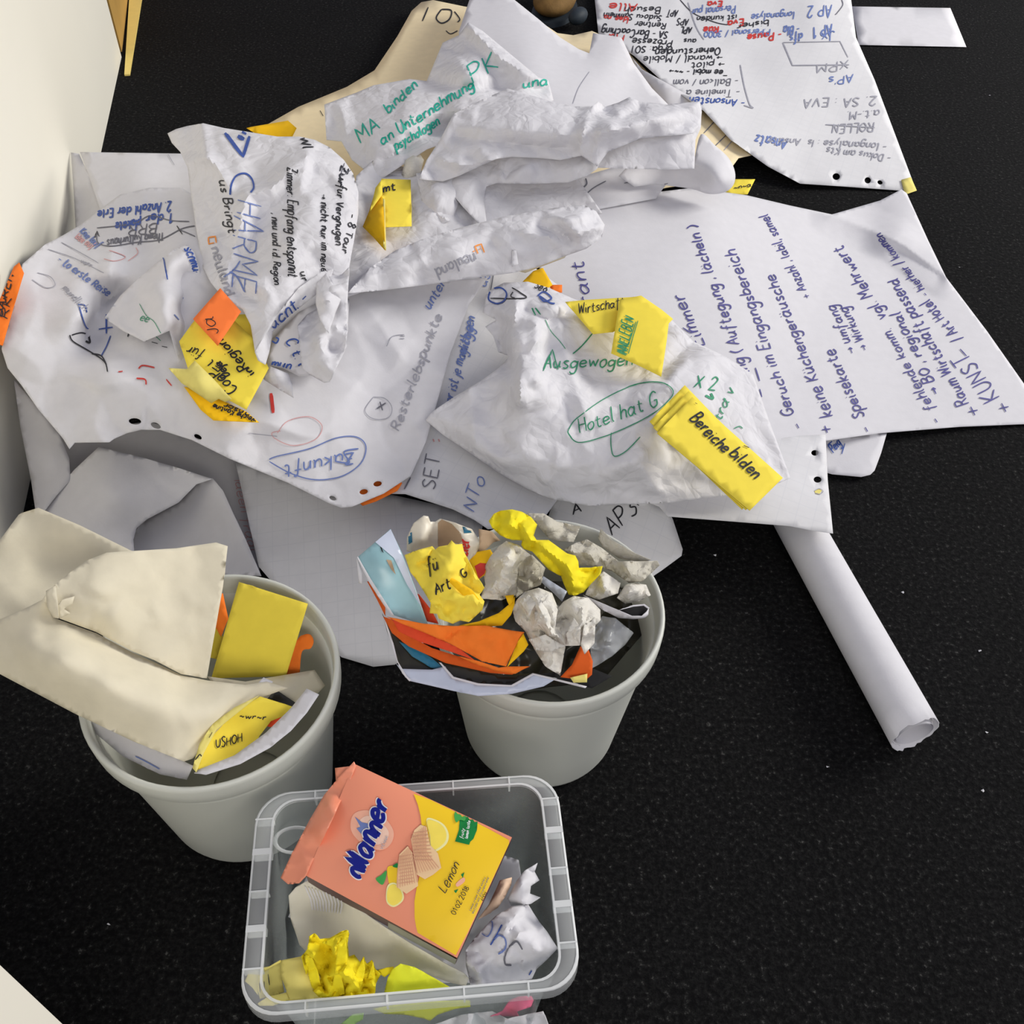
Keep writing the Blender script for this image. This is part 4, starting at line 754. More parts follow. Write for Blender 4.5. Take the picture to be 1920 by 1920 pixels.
for k, (dx, dy, dz, lb) in enumerate([(-14, -22, .0, 'bottom yellow card of the fanned stack on the crumpled ball'), (-7, -11, .0035, 'middle yellow card of the fanned stack on the crumpled ball'), (0, 0, .007, 'top yellow card lettered in black on the fanned stack on the crumpled ball')]):
    o = sheet('moderation_card', [(1298 + dx, 744 + dy, .228 + dz), (1468 + dx - (2 - k) * 4, 896 + dy + (2 - k) * 8, .186 + dz), (1406 + dx, 957 + dy + (2 - k) * 10, .188 + dz), (1230 + dx + 2, 812 + dy, .226 + dz)], m='yellow', label=lb, cat='card', group=CG, step=14, thick=.001)
Ink(o).t('Bereiche', (1292, 786), (1358, 852), 14, 'ink_black', 4.6).t('bilden', (1366, 852), (1416, 900), 14, 'ink_black', 4.6).l([(1394, 836), (1404, 840)], 'ink_black', 3).l([(1303, 756), (1307, 758)], 'ink_black', 2).done()
sheet('moderation_card', [(978, 530, .168), (1000, 508, .168), (1018, 502, .168), (1036, 534, .165), (1020, 545, .165)], m='gold', label='golden card tip above the blue-circled end of the crumpled ball', cat='card', group=CG, step=8)
sheet('moderation_card', [(1030, 534, .162), (1054, 534, .16), (1054, 548, .16), (1036, 550, .16)], m='orange', label='tiny orange card corner right of the golden card tip', cat='card', group=CG, step=7)

# cards on the left sheet
d1 = sheet('moderation_card', [(0, 560, .232), (26, 500, .245), (36, 492, .248), (45, 512, .244), (24, 580, .232), (5, 648, .222), (-16, 640, .224), (-16, 580, .23)], [(30, 530, .25)], 'orange', 'orange card standing against the white wall at the left edge', 'card', CG, step=8)
Ink(d1).t('BAIREN', (4, 596), (26, 514), 9, 'ink_black', 3.5).t('RK', (14, 600), (24, 556), 8, 'ink_black', 3).done()
sheet('moderation_card', [(440, 590, .20), (484, 588, .215), (480, 640, .21), (472, 690, .20), (430, 640, .20)], m='yellow', label='dull yellow card half hidden behind the small orange card', cat='card', group=CG, step=9)
e_ = sheet('moderation_card', [(365, 600, .236), (432, 594, .232), (472, 632, .225), (504, 690, .215), (462, 768, .20), (420, 745, .208), (352, 690, .222), (336, 640, .23)], [(420, 680, .222)], 'yellow', 'large yellow card with black upside-down notes below the small orange card', 'card', CG, step=10)
I = Ink(e_); I.t('CooP', (446, 730), (404, 690), 14, 'ink_black', 4).t('Deja', (432, 704), (412, 676), 11, 'ink_black', 4).t('Region', (466, 690), (418, 634), 12, 'ink_black', 4).t('für', (384, 662), (354, 648), 11, 'ink_black', 3).t('El', (420, 690), (394, 672), 9, 'ink_black', 3.5).t('in', (478, 700), (466, 688), 9, 'ink_black', 4).done()
f_ = sheet('moderation_card', [(413, 540, .262), (452, 584, .252), (408, 648, .245), (362, 598, .252)], m='neon_orange', label='small neon orange square card with black scribble on the yellow cards', cat='card', group=CG, step=10)
Ink(f_).t('Ja', (412, 626), (398, 590), 18, 'ink_black', 2.4).done()
g_ = sheet('moderation_card', [(345, 725, .205), (372, 730, .205), (462, 772, .197), (486, 792, .19), (400, 788, .196), (376, 768, .20)], m='gold', label='golden card with black notes below the large yellow card', cat='card', group=CG, step=8)
I = Ink(g_); I.t('Weiche Kantine', (482, 786), (400, 758), 6, 'ink_black', 3).t('anspr', (470, 776), (420, 756), 6, 'ink_black', 3).done()
sheet('moderation_card', [(316, 690, .225), (350, 692, .228), (365, 676, .232), (400, 710, .228), (434, 748, .218), (422, 754, .212), (410, 748, .215), (396, 756, .21), (340, 718, .218)], [(370, 712, .236)], 'pale_yellow', 'pale yellow folded card jutting left under the large yellow card', 'card', CG, step=8)

# ---- papers at the lower left, in the shade
sheet('flipchart_sheet', [(26, 712, .14), (60, 752, .13), (112, 815, .105), (130, 860, .09), (132, 900, .078), (105, 930, .07), (78, 965, .06), (66, 955, .058), (58, 900, .07), (38, 800, .105)], [(90, 860, .095)], 'paper_grey_shade', 'pale sheet edge curling down between the wall and the left sheet', 'paper', FG, step=10)
sw = sheet('flipchart_sheet', [(110, 815, .03), (280, 790, .03), (450, 850, .03), (470, 960, .02), (488, 1075, .012), (300, 1060, .008), (100, 960, .015)], m='paper_grey_shade', label='shaded sheet deep behind the left bin under the big left sheet', group=FG, step=16)
I = Ink(sw); I.t('Ideen fragt', (440, 900), (468, 1040), 12, 'ink_pink', 2).done()
ss = sheet('flipchart_sheet', [(185, 838, .105), (260, 856, .10), (330, 876, .098), (398, 898, .095), (368, 908, .088), (335, 942, .075), (275, 974, .062), (256, 990, .055), (250, 1012, .05), (252, 1040, .045), (200, 1036, .048), (110, 992, .052), (72, 966, .055), (96, 930, .065), (140, 880, .085)], [(220, 930, .085), (180, 970, .068), (300, 910, .09)], 'paper', 'folded white sheet bending over behind the left bin', 'paper', FG, step=10, crumple=(.002, 70, 51))
sheet('fold', [(398, 896, .092), (418, 920, .086), (436, 960, .074), (460, 1010, .058), (490, 1080, .03), (370, 1075, .018), (240, 1050, .015), (248, 1005, .022), (262, 984, .028), (300, 962, .036), (335, 944, .045), (370, 906, .075)], [(380, 980, .04), (320, 1010, .02)], 'paper_grey_shade', parent=ss, step=10)
sp = sheet('flipchart_sheet', [(440, 860, .075), (620, 930, .075), (700, 920, .075), (860, 955, .07), (905, 985, .068), (880, 1100, .03), (790, 1210, .006), (760, 1235, .003), (740, 1246, .003), (700, 1250, .003), (640, 1232, .004), (560, 1150, .012), (485, 1062, .035)], [(640, 1080, .03), (700, 1000, .06)], grid_paper('grid_paper_faint', (.72, .715, .74, 1), (.67, .67, .70, 1), -.15, .022), 'squared flip chart sheet sloping down to the carpet between the two bins', 'paper', FG, step=16)
su = sheet('flipchart_sheet', [(1040, 930, .06), (1180, 935, .06), (1248, 945, .055), (1262, 975, .045), (1280, 1030, .03), (1278, 1042, .028), (1240, 1070, .02), (1180, 1110, .015), (1000, 1060, .03)], m=M['paper_grid'], label='squared sheet with bold black initials behind the right bin', group=FG, step=14)
I = Ink(su); I.t('AP3', (1148, 1006), (1200, 956), 19, 'ink_black', 3.6).t('A', (1074, 966), (1094, 958), 10, 'ink_black', 3.6).l([(1194, 946), (1198, 948)], 'ink_black', 3).done()

# ---- tiny paper crumbs on the carpet
cr = random.Random(2)
for i, (x, y) in enumerate([(1837, 1221), (1842, 1484), (1552, 1438), (1850, 1374), (1692, 1112), (1855, 180), (204, 1735), (1798, 502), (1340, 1042)]):
    p = W(x, y, 0); r = .0022
    V = [(p.x + cr.uniform(-r, r), p.y + cr.uniform(-r, r), z) for z in (.0005, .0008, .002, .0026)] + [(p.x + r, p.y, .001), (p.x - r, p.y + r * .4, .0012)]
    o = new_obj('paper_crumb', mesh_from('paper_crumb', V, [(0, 4, 2), (4, 1, 2), (1, 5, 2), (5, 0, 2), (2, 4, 3), (3, 5, 2), (0, 5, 1), (0, 1, 4)], smooth=False), M['paper'])
    tag(o, 'tiny white paper crumb on the dark carpet', 'crumb', 'white crumbs scattered on the carpet')

# ================================================================== the two bins
BIN_H = .25
def waste_bin(c, R, label):
    root = empty('waste_bin', label, 'bin', 'grey plastic waste bins'); root.location = (c[0], c[1], 0)
    k = R / .131
    def lathe(name, prof, n=72):
        V = [(r * k * math.cos(math.tau * j / n), r * k * math.sin(math.tau * j / n), z) for r, z in prof for j in range(n)]
        F = [(i * n + j, i * n + (j + 1) % n, (i + 1) * n + (j + 1) % n, (i + 1) * n + j) for i in range(len(prof) - 1) for j in range(n)]
        if prof[0][0] < .06: F.append(tuple(range(n - 1, -1, -1)))
        me = mesh_from(name, V, F); bm = bmesh.new(); bm.from_mesh(me); bmesh.ops.recalc_face_normals(bm, faces=bm.faces); bm.to_mesh(me); bm.free()
        return new_obj(name, me, M['bin'], root)
    lathe('body', [(.05, .001), (.086, .001), (.092, .0025), (.0965, .0065), (.0985, .013), (.105, .07), (.113, .14), (.120, .20), (.1235, .226), (.1205, .226), (.117, .20), (.110, .14), (.102, .07), (.0955, .014), (.05, .006), (.045, .006)])
    o = lathe('rim', [(.1235, .2235), (.1292, .2225), (.1305, .2245), (.1312, .236), (.1314, .2455), (.1306, .2488), (.1285, .2502), (.1262, .2495), (.1250, .2465), (.1235, .232), (.1215, .222)])
    return root
cl = W(395, 1262, BIN_H); crr = W(1030, 1134, BIN_H)
waste_bin((cl.x, cl.y), .1315, 'grey round waste bin at the left, with cream paper folded over its edge')
waste_bin((crr.x, crr.y), .1275, 'grey round waste bin at the centre, heaped with tissues, orange cards and wrappers')

# ---- left bin: what is in it
LG = 'waste in the left bin'
sx = sheet('cream_paper', [(-25, 1172, .345), (55, 1137, .355), (88, 1120, .36), (100, 1158, .343), (180, 1187, .322), (250, 1224, .302), (290, 1242, .292), (340, 1266, .275), (390, 1276, .262), (460, 1284, .252), (500, 1278, .248), (540, 1290, .24), (490, 1308, .245), (440, 1336, .25), (400, 1378, .25), (362, 1422, .25), (345, 1428, .252), (250, 1390, .262), (140, 1338, .285), (0, 1264, .32), (-25, 1252, .325)],
           [(120, 1240, .35), (200, 1290, .328), (300, 1310, .302), (380, 1330, .278), (250, 1340, .298), (60, 1220, .352), (330, 1380, .272), (420, 1310, .262)], 'cream', 'large cream paper folded over the edge of the left bin', 'paper', LG, crumple=(.0028, 80, 14), step=11, c=20)
sheet('fold', [(78, 1126, .368), (90, 1108, .372), (125, 1078, .37), (160, 1052, .37), (200, 1036, .37), (330, 1028, .352), (405, 1017, .345), (427, 1024, .34), (418, 1100, .32), (404, 1180, .295), (396, 1225, .28), (388, 1272, .262), (340, 1264, .276), (290, 1238, .297), (250, 1222, .307), (180, 1185, .327), (112, 1160, .348), (104, 1140, .358)],
      [(260, 1130, .338), (180, 1110, .365), (330, 1110, .328), (320, 1200, .302), (200, 1160, .345), (240, 1070, .36)], 'cream', parent=sx, crumple=(.0028, 75, 15), step=11, c=20)
sheet('fold', [(-25, 1030, .325), (0, 1012, .33), (35, 965, .335), (40, 962, .335), (72, 952, .34), (150, 985, .335), (245, 1032, .325), (300, 1050, .31), (260, 1110, .30), (120, 1150, .315), (-25, 1180, .32)], [(100, 1050, .312)], 'cream', parent=sx, step=13, crumple=(.002, 90, 18))
sheet('fold', [(86, 1108, .38), (104, 1098, .382), (108, 1130, .375), (110, 1160, .362), (100, 1158, .362), (88, 1138, .37)], m='cream', parent=sx, step=7)
sheet('fold', [(108, 1136, .372), (118, 1124, .375), (140, 1118, .372), (136, 1132, .368), (120, 1142, .366), (132, 1150, .36), (112, 1160, .36)], m='cream', parent=sx, step=6)
sheet('cream_paper', [(388, 1268, .222), (460, 1278, .222), (530, 1266, .215), (590, 1256, .205), (610, 1286, .20), (575, 1320, .20), (490, 1350, .20), (430, 1320, .215)], [(540, 1290, .222)], 'cream', 'cream paper strip sagging inside the left bin below the big yellow card', 'paper', LG, step=10)
sheet('moderation_card', [(448, 1091, .264), (577, 1132, .262), (536, 1268, .208), (396, 1272, .21)], (), 'yellow', 'big plain yellow card standing in the left bin', 'card', 'cards in the left bin', step=12, thick=.0008)
sheet('moderation_card', [(402, 1120, .25), (418, 1112, .25), (428, 1160, .234), (414, 1194, .222), (394, 1158, .234)], m='orange', label='narrow orange card between cream paper and yellow card in the left bin', cat='card', group='cards in the left bin', step=8)
sheet('moderation_card', [(392, 1150, .21), (418, 1194, .20), (406, 1236, .188), (384, 1230, .19)], m='yellow', label='small yellow card sliver below the narrow orange card in the left bin', cat='card', group='cards in the left bin', step=8)
sheet('moderation_card', [(556, 1202, .222), (570, 1190, .226), (582, 1190, .226), (588, 1202, .224), (582, 1216, .22), (566, 1222, .216), (562, 1262, .20), (525, 1266, .198)], m='orange', smooth=True, corners=(6, 7), label='round-ended orange card against the right wall of the left bin', cat='card', group='cards in the left bin', step=7)
sheet('paper_strip', [(452, 1316, .25), (494, 1270, .25), (512, 1278, .246), (470, 1330, .246)], m='paper', label='upright white paper edge beside the yellow stack in the left bin', group=LG, step=8)
sheet('photo_print', [(500, 1312, .226), (516, 1292, .228), (558, 1320, .222), (548, 1336, .22)], m='glossy_dark', label='small dark striped picture print inside the left bin', cat='print', group=LG, step=8)
ys = empty('moderation_card', 'curved stack of yellow lettered cards at the front of the left bin', 'card', 'cards in the left bin')
y1 = sheet('card_leaf', [(488, 1306, .256), (552, 1326, .245), (543, 1338, .242), (508, 1352, .236), (486, 1380, .238), (479, 1396, .242), (440, 1420, .25), (401, 1440, .252), (370, 1446, .254), (372, 1420, .252), (388, 1388, .25), (410, 1358, .252), (448, 1330, .255)], [(450, 1370, .236), (420, 1410, .242)], 'yellow', parent=ys, step=9)
I = Ink(y1, parent=y1); I.t('USHOH', (404, 1404), (456, 1392), 11, 'ink_black', 3).t('~wr~r', (448, 1345), (500, 1350), 6, 'ink_black', 2.6).done()
y2 = sheet('card_leaf', [(486, 1304, .262), (440, 1326, .262), (400, 1356, .26), (374, 1394, .26), (361, 1440, .258), (368, 1448, .258), (382, 1412, .258), (406, 1368, .259), (446, 1336, .26)], m='pale_yellow', parent=ys, step=7)
I = Ink(y2, parent=y2); I.t('S', (374, 1440), (382, 1412), 12, 'ink_black', 2.8).l([(392, 1384), (398, 1374)], 'ink_black', 2.5).done()
sheet('moderation_card', [(476, 1398, .25), (484, 1394, .25), (490, 1402, .25), (440, 1430, .252), (430, 1432, .252)], m='yellow', label='thin yellow card edge next to the white curved strip in the left bin', cat='card', group='cards in the left bin', step=7)
sheet('moderation_card', [(500, 1362, .225), (508, 1348, .228), (545, 1332, .23), (540, 1342, .228), (512, 1364, .224)], m='red_orange', label='red-orange card sliver behind the curved yellow stack in the left bin', cat='card', group='cards in the left bin', step=7)
sheet('paper_strip', [(575, 1291, .257), (598, 1302, .259), (575, 1336, .26), (545, 1370, .26), (505, 1402, .26), (450, 1432, .26), (386, 1452, .26), (364, 1449, .257), (372, 1443, .255), (440, 1416, .254), (498, 1374, .254), (545, 1328, .254)], m='paper', label='white curved paper strip along the front rim of the left bin', group=LG, step=8)
li = sheet('flipchart_sheet', [(160, 1338, .232), (200, 1358, .236), (320, 1416, .238), (362, 1436, .238), (350, 1462, .228), (300, 1452, .226), (230, 1418, .224), (180, 1376, .226)], m='paper_grey_shade', label='greyish sheet tucked under the cream paper in the left bin', group=LG, step=9)
I = Ink(li); I.l([(255, 1418), (275, 1428), (300, 1442)], 'ink_lblue', 3).done()

# ---- right bin: what is in it (crop coordinates of the bin's mouth)
def c8(pts): return [(660 + p[0] / 3.2, 940 + p[1] / 3.2) + tuple(p[2:]) for p in pts]
RG = 'waste in the centre bin'; RC = 'cards in the centre bin'; TG = 'crumpled tissues in the centre bin'
sheet('bin_shade', c8([(760, 560, .215), (1000, 480, .22), (1500, 480, .215), (1740, 560, .20), (1740, 800, .18), (1500, 1080, .18), (1050, 1130, .19), (800, 1000, .2)]), m='glossy_dark', label='dark sheet standing for the shade down inside the centre bin', cat='waste', group=RG, step=14, crumple=(.008, 40, 19))  # dark sheet put in for the shadow inside the bin
# brochure
br = empty('brochure', 'glossy folded brochure with blue and dark prints, sticking out left of the centre bin', 'brochure')
b1 = sheet('upper_leaf', c8([(30, 338, .325), (232, 165, .335), (262, 230, .328), (300, 310, .32), (380, 520, .30), (455, 740, .285), (380, 725, .283), (240, 680, .288), (190, 610, .295), (100, 470, .31)]), c8([(180, 380, .322)]), 'glossy_blue', parent=br, step=9)
decal(b1, c8([(140, 245), (232, 168), (262, 232), (330, 400), (420, 640), (330, 500), (250, 340)]), 'lavender', 'pale_print', step=8)
decal(b1, c8([(205, 350), (235, 355), (262, 440), (235, 410)]), 'brown', 'brown_print', step=4); decal(b1, c8([(168, 272), (178, 280), (190, 312), (178, 300)]), 'black_card', 'dark_print', step=4)
sheet('white_edge', c8([(28, 338, .324), (40, 345, .322), (62, 430, .312), (60, 498, .302), (40, 492, .302)]), m='paper', parent=br, step=6)
sheet('white_edge', c8([(28, 334, .327), (36, 332, .327), (110, 462, .314), (200, 605, .298), (250, 682, .29), (240, 690, .289), (185, 615, .296), (95, 475, .312)]), m='paper', parent=br, step=6)
sheet('lower_leaf', c8([(180, 670, .282), (230, 760, .278), (400, 860, .272), (600, 960, .268), (900, 1040, .262), (1100, 1030, .258), (1230, 1060, .254), (1100, 1090, .255), (930, 1110, .256), (760, 1090, .258), (600, 1070, .26), (300, 1020, .265), (260, 920, .27), (210, 780, .276)]), m='glossy_dark', parent=br, step=9)
sheet('teal_leaf', c8([(280, 840, .276), (380, 880, .275), (480, 940, .272), (560, 1010, .268), (480, 1000, .268), (360, 930, .272)]), m='glossy_teal', parent=br, step=7)
sheet('pale_leaf', c8([(262, 970, .275), (300, 1005, .274), (480, 1010, .272), (560, 990, .272), (600, 1060, .269), (760, 1095, .268), (960, 1105, .268), (1090, 1035, .27), (1230, 1062, .266), (1150, 1110, .264), (960, 1155, .264), (760, 1168, .264), (600, 1135, .266), (350, 1078, .27), (320, 1055, .272)]), m='lavender', parent=br, step=8)
sheet('white_edge', c8([(185, 685, .284), (196, 700, .283), (248, 850, .28), (275, 960, .278), (330, 1050, .276), (355, 1072, .274), (345, 1080, .274), (300, 1030, .276), (255, 920, .279), (210, 770, .282)]), m='paper', parent=br, step=6)
sheet('white_edge', c8([(520, 965, .275), (535, 968, .275), (610, 1052, .272), (760, 1092, .271), (955, 1102, .271), (1085, 1030, .273), (1410, 1110, .262), (1400, 1120, .262), (1090, 1042, .272), (965, 1112, .27), (755, 1104, .27), (600, 1062, .271)]), m='paper', parent=br, step=6)
sheet('black_card', c8([(1090, 1040, .256), (1440, 1000, .25), (1560, 1050, .246), (1440, 1120, .25)]), m='black_card', label='black and white printed card at the front of the centre bin', cat='card', group=RC, step=8)
# orange cards
for nm, pts, mm, lb, cr_ in [
    ('moderation_card', [(185, 690, .287), (260, 715, .289), (330, 800, .284), (480, 880, .281), (700, 950, .277), (900, 1010, .272), (1070, 990, .27), (960, 1040, .267), (830, 1030, .268), (560, 970, .273), (340, 870, .28), (240, 790, .284)], 'deep_orange', 'lowest orange card of the curved bundle in the centre bin', None),
    ('moderation_card', [(240, 708, .297), (420, 780, .295), (640, 880, .29), (740, 955, .285), (600, 905, .287), (400, 840, .29), (280, 780, .294)], 'red_orange', 'red-orange card edge in the curved bundle of the centre bin', None),
    ('moderation_card', [(210, 692, .302), (420, 733, .304), (610, 750, .305), (800, 745, .304), (960, 775, .302), (1035, 785, .30), (990, 850, .296), (925, 990, .284), (780, 960, .284), (620, 870, .29), (440, 790, .296), (300, 735, .30)], 'orange', 'wide orange card folded over the curved bundle in the centre bin', (.003, 30, 5)),
    ('moderation_card', [(640, 930, .284), (760, 960, .283), (880, 1000, .279), (930, 992, .279), (1060, 990, .275), (980, 1035, .272), (860, 1020, .274), (720, 970, .279)], 'orange', 'orange card edge at the lower front of the curved bundle', None),
    ('moderation_card', [(1028, 792, .305), (1058, 860, .30), (1030, 900, .297), (930, 995, .287), (945, 960, .29), (990, 850, .299)], 'gold', 'golden folded card tip at the right end of the orange bundle', None),
    ('moderation_card', [(640, 745, .298), (760, 720, .30), (880, 670, .302), (940, 620, .303), (960, 600, .303), (978, 570, .304), (975, 620, .302), (955, 680, .30), (900, 745, .298), (800, 752, .298)], 'gold', 'golden curved card above the wide orange card in the centre bin', None),
    ('moderation_card', [(918, 566, .306), (972, 560, .306), (968, 600, .304), (945, 625, .303)], 'gold', 'small golden card corner beside the middle tissue', None),
    ('moderation_card', [(1370, 870, .284), (1420, 890, .283), (1445, 960, .28), (1440, 1040, .274), (1400, 1075, .27), (1250, 1055, .272), (1320, 980, .28)], 'deep_orange', 'round orange card below the front tissue in the centre bin', None),
    ('moderation_card', [(1310, 1058, .278), (1412, 1034, .277), (1410, 1086, .273), (1330, 1088, .274)], 'pale_yellow', 'tiny pale yellow card piece at the front of the centre bin', None),
    ('moderation_card', [(90, 480, .294), (115, 480, .294), (200, 620, .282), (200, 690, .279), (150, 590, .284)], 'deep_orange', 'orange card strip behind the blue brochure leaf', None),
    ('moderation_card', [(318, 380, .30), (350, 540, .295), (400, 560, .295), (480, 660, .29), (520, 735, .284), (450, 720, .284), (380, 560, .29), (330, 470, .296)], 'red_orange', 'red-orange card behind the crumpled yellow notes in the centre bin', None)]:
    sheet(nm, c8(pts), m=mm, label=lb, cat='card', group=RC, step=7, crumple=cr_)
# chocolate wrapper
kw = sheet('candy_wrapper', c8([(328, 300, .296), (330, 215, .308), (370, 130, .318), (430, 85, .324), (458, 90, .322), (470, 122, .318), (500, 122, .316), (528, 104, .318), (620, 130, .32), (720, 168, .316), (762, 230, .308), (765, 270, .303), (742, 318, .30), (690, 365, .297), (600, 330, .295), (450, 330, .294)]), c8([(540, 220, .298), (660, 270, .306), (420, 200, .316)]), 'wrapper', 'torn cream chocolate wrapper with red lettering at the back of the centre bin', 'wrapper', RG, step=7, crumple=(.003, 26, 6))
decal(kw, c8([(515, 130), (540, 108), (600, 135), (650, 190), (666, 235), (640, 255), (600, 245), (590, 290), (515, 270)]), 'brown', 'brown_inside', step=6)
decal(kw, c8([(338, 195), (360, 185), (362, 245), (340, 258)]), 'glossy_teal', 'blue_mark', step=5); decal(kw, c8([(662, 150), (700, 160), (718, 190), (672, 192)]), 'glossy_teal', 'blue_mark', step=5)
I = Ink(kw); a, b = c8([(690, 350), (706, 225)]); I.t('nder', a, b, 13, 'ink_red', 4.5, slant=0).done('printed_lettering', off=.001)
sheet('candy_wrapper', c8([(760, 165, .285), (840, 180, .282), (890, 235, .275), (850, 245, .275), (790, 300, .28), (740, 310, .28), (765, 240, .285)]), m='brown', label='brown wrapper lining behind the yellow streamer in the centre bin', cat='wrapper', group=RG, step=7)
rw = sheet('candy_wrapper', c8([(700, 350, .292), (740, 305, .294), (830, 288, .292), (850, 320, .29), (830, 390, .288), (800, 440, .286), (750, 475, .286), (725, 400, .29)]), m='gold', label='small yellow and red wrapper beside the middle tissue in the centre bin', cat='wrapper', group=RG, step=7)
decal(rw, c8([(735, 390), (770, 370), (812, 375), (795, 435), (760, 465)]), 'ink_red', 'red_print', step=5)
# yellow crumpled notes
yn = sheet('crumpled_note', c8([(315, 322, .325), (400, 290, .335), (482, 268, .34), (500, 290, .345), (520, 272, .346), (575, 262, .348), (597, 234, .35), (622, 258, .348), (662, 255, .345), (672, 300, .342), (700, 360, .336), (745, 440, .33), (795, 520, .32), (765, 560, .318), (795, 600, .314), (782, 652, .31), (740, 690, .306), (700, 725, .303), (650, 715, .304), (605, 735, .302), (520, 704, .304), (510, 675, .307), (465, 672, .308), (472, 610, .313), (430, 540, .318), (385, 470, .322), (350, 425, .325)]),
           c8([(560, 400, .355), (450, 400, .335), (640, 450, .335), (560, 560, .332), (560, 650, .315), (700, 560, .33)]), 'yellow', 'crumpled yellow notes with black lettering on top of the centre bin', 'paper', RG, step=6, crumple=(.006, 24, 31), c=10)
I = Ink(yn)
for tx, p, q, s in [('fü', (460, 430), (530, 405), 16), ('Art', (505, 560), (600, 520), 14), ('G', (672, 470), (700, 440), 12)]:
    a, b = c8([p, q]); I.t(tx, a, b, s, 'ink_black', 3.6)
I.done()
sheet('fold', c8([(545, 440, .345), (620, 470, .342), (720, 530, .332), (765, 590, .322), (740, 600, .322), (660, 560, .33), (590, 490, .34)]), m='gold', parent=yn, step=6)
# tissues
def tissue(pts, ctrl, lb, seed, mm='tissue', amp=.0065, cell=17, step=4.5):
    return sheet('tissue', c8(pts), c8(ctrl), mm, lb, 'tissue', TG, step=step, crumple=(amp, cell, seed), c=10, sharp=48)
tissue([(800, 385, .295), (830, 330, .302), (880, 270, .308), (925, 238, .312), (1000, 262, .312), (1045, 300, .308), (1070, 325, .304), (1005, 370, .302), (992, 450, .30), (985, 560, .294), (900, 592, .29), (770, 582, .29), (800, 500, .294), (792, 450, .295)], [(900, 400, .33), (930, 320, .33), (870, 520, .312)], 'crumpled tissue in the middle of the centre bin, beside the yellow notes', 42)
tissue([(1000, 360, .285), (1080, 320, .288), (1160, 400, .282), (1130, 500, .276), (1040, 540, .276), (985, 580, .278)], [(1070, 420, .30)], 'greyish tissue behind the front tissue in the centre bin', 43, 'tissue_grey')
tissue([(960, 640, .30), (990, 590, .306), (1040, 540, .31), (1120, 518, .314), (1200, 550, .312), (1236, 640, .31), (1270, 600, .312), (1330, 568, .314), (1420, 580, .31), (1490, 650, .304), (1492, 712, .30), (1448, 762, .298), (1452, 850, .292), (1396, 915, .288), (1370, 860, .29), (1280, 868, .29), (1265, 960, .284), (1250, 1045, .276), (1160, 990, .28), (1095, 890, .286), (1040, 780, .294), (980, 720, .298)],
       [(1110, 620, .335), (1180, 700, .33), (1240, 700, .312), (1330, 660, .335), (1400, 700, .325), (1300, 790, .32), (1150, 800, .322), (1180, 900, .306), (1060, 700, .32)], 'large white crumpled tissue at the front of the centre bin', 44, amp=.0085, cell=17)
ft = [o for o in BVH if o.name.startswith('tissue') and o.get('label', '').startswith('large white')][0]
for pts in ([(1120, 640, .335), (1180, 560, .345), (1235, 650, .335), (1215, 760, .33), (1150, 720, .332)], [(1285, 800, .322), (1330, 700, .335), (1372, 760, .33), (1365, 865, .312), (1300, 868, .31)], [(1372, 860, .312), (1395, 740, .332), (1462, 700, .326), (1455, 850, .308), (1396, 918, .302)], [(1060, 830, .312), (1160, 800, .326), (1240, 850, .315), (1282, 868, .306), (1200, 900, .308), (1100, 892, .304)], [(1000, 600, .326), (1060, 560, .335), (1110, 600, .34), (1060, 690, .33)]):
    sheet('flap', c8(pts), m='tissue', parent=ft, step=4.5, crumple=(.003, 14, int(pts[0][0])))
tissue([(1050, 72, .27), (1150, 72, .275), (1230, 120, .275), (1370, 150, .268), (1330, 245, .262), (1230, 235, .265), (1180, 222, .268), (1110, 140, .27)], [(1180, 150, .288)], 'grey tissue against the back wall of the centre bin', 45, 'tissue_grey', .004)
tissue([(1270, 290, .275), (1340, 250, .28), (1410, 228, .282), (1500, 280, .28), (1600, 360, .276), (1830, 358, .27), (1845, 385, .268), (1742, 482, .264), (1660, 490, .262), (1560, 420, .268), (1500, 400, .27), (1360, 380, .274)], [(1430, 310, .298), (1650, 410, .288)], 'long crumpled tissue reaching over the right rim of the centre bin', 46, 'tissue_grey')
tissue([(1400, 560, .272), (1440, 470, .278), (1510, 420, .282), (1612, 490, .278), (1596, 552, .272), (1478, 592, .268)], [(1510, 500, .30)], 'small white tissue right of the yellow streamer', 47)
tissue([(1590, 580, .266), (1640, 500, .27), (1700, 490, .27), (1765, 500, .268), (1792, 562, .262), (1720, 602, .26), (1640, 615, .26)], [(1690, 550, .288)], 'small crumpled tissue near the right rim of the centre bin', 48)
sheet('paper_strip', c8([(1492, 162, .268), (1560, 232, .268), (1700, 312, .266), (1795, 352, .264), (1740, 368, .258), (1600, 342, .256), (1500, 270, .258), (1478, 220, .262)]), m='tissue_grey', label='curved grey paper flap along the back right rim of the centre bin', group=RG, step=8)
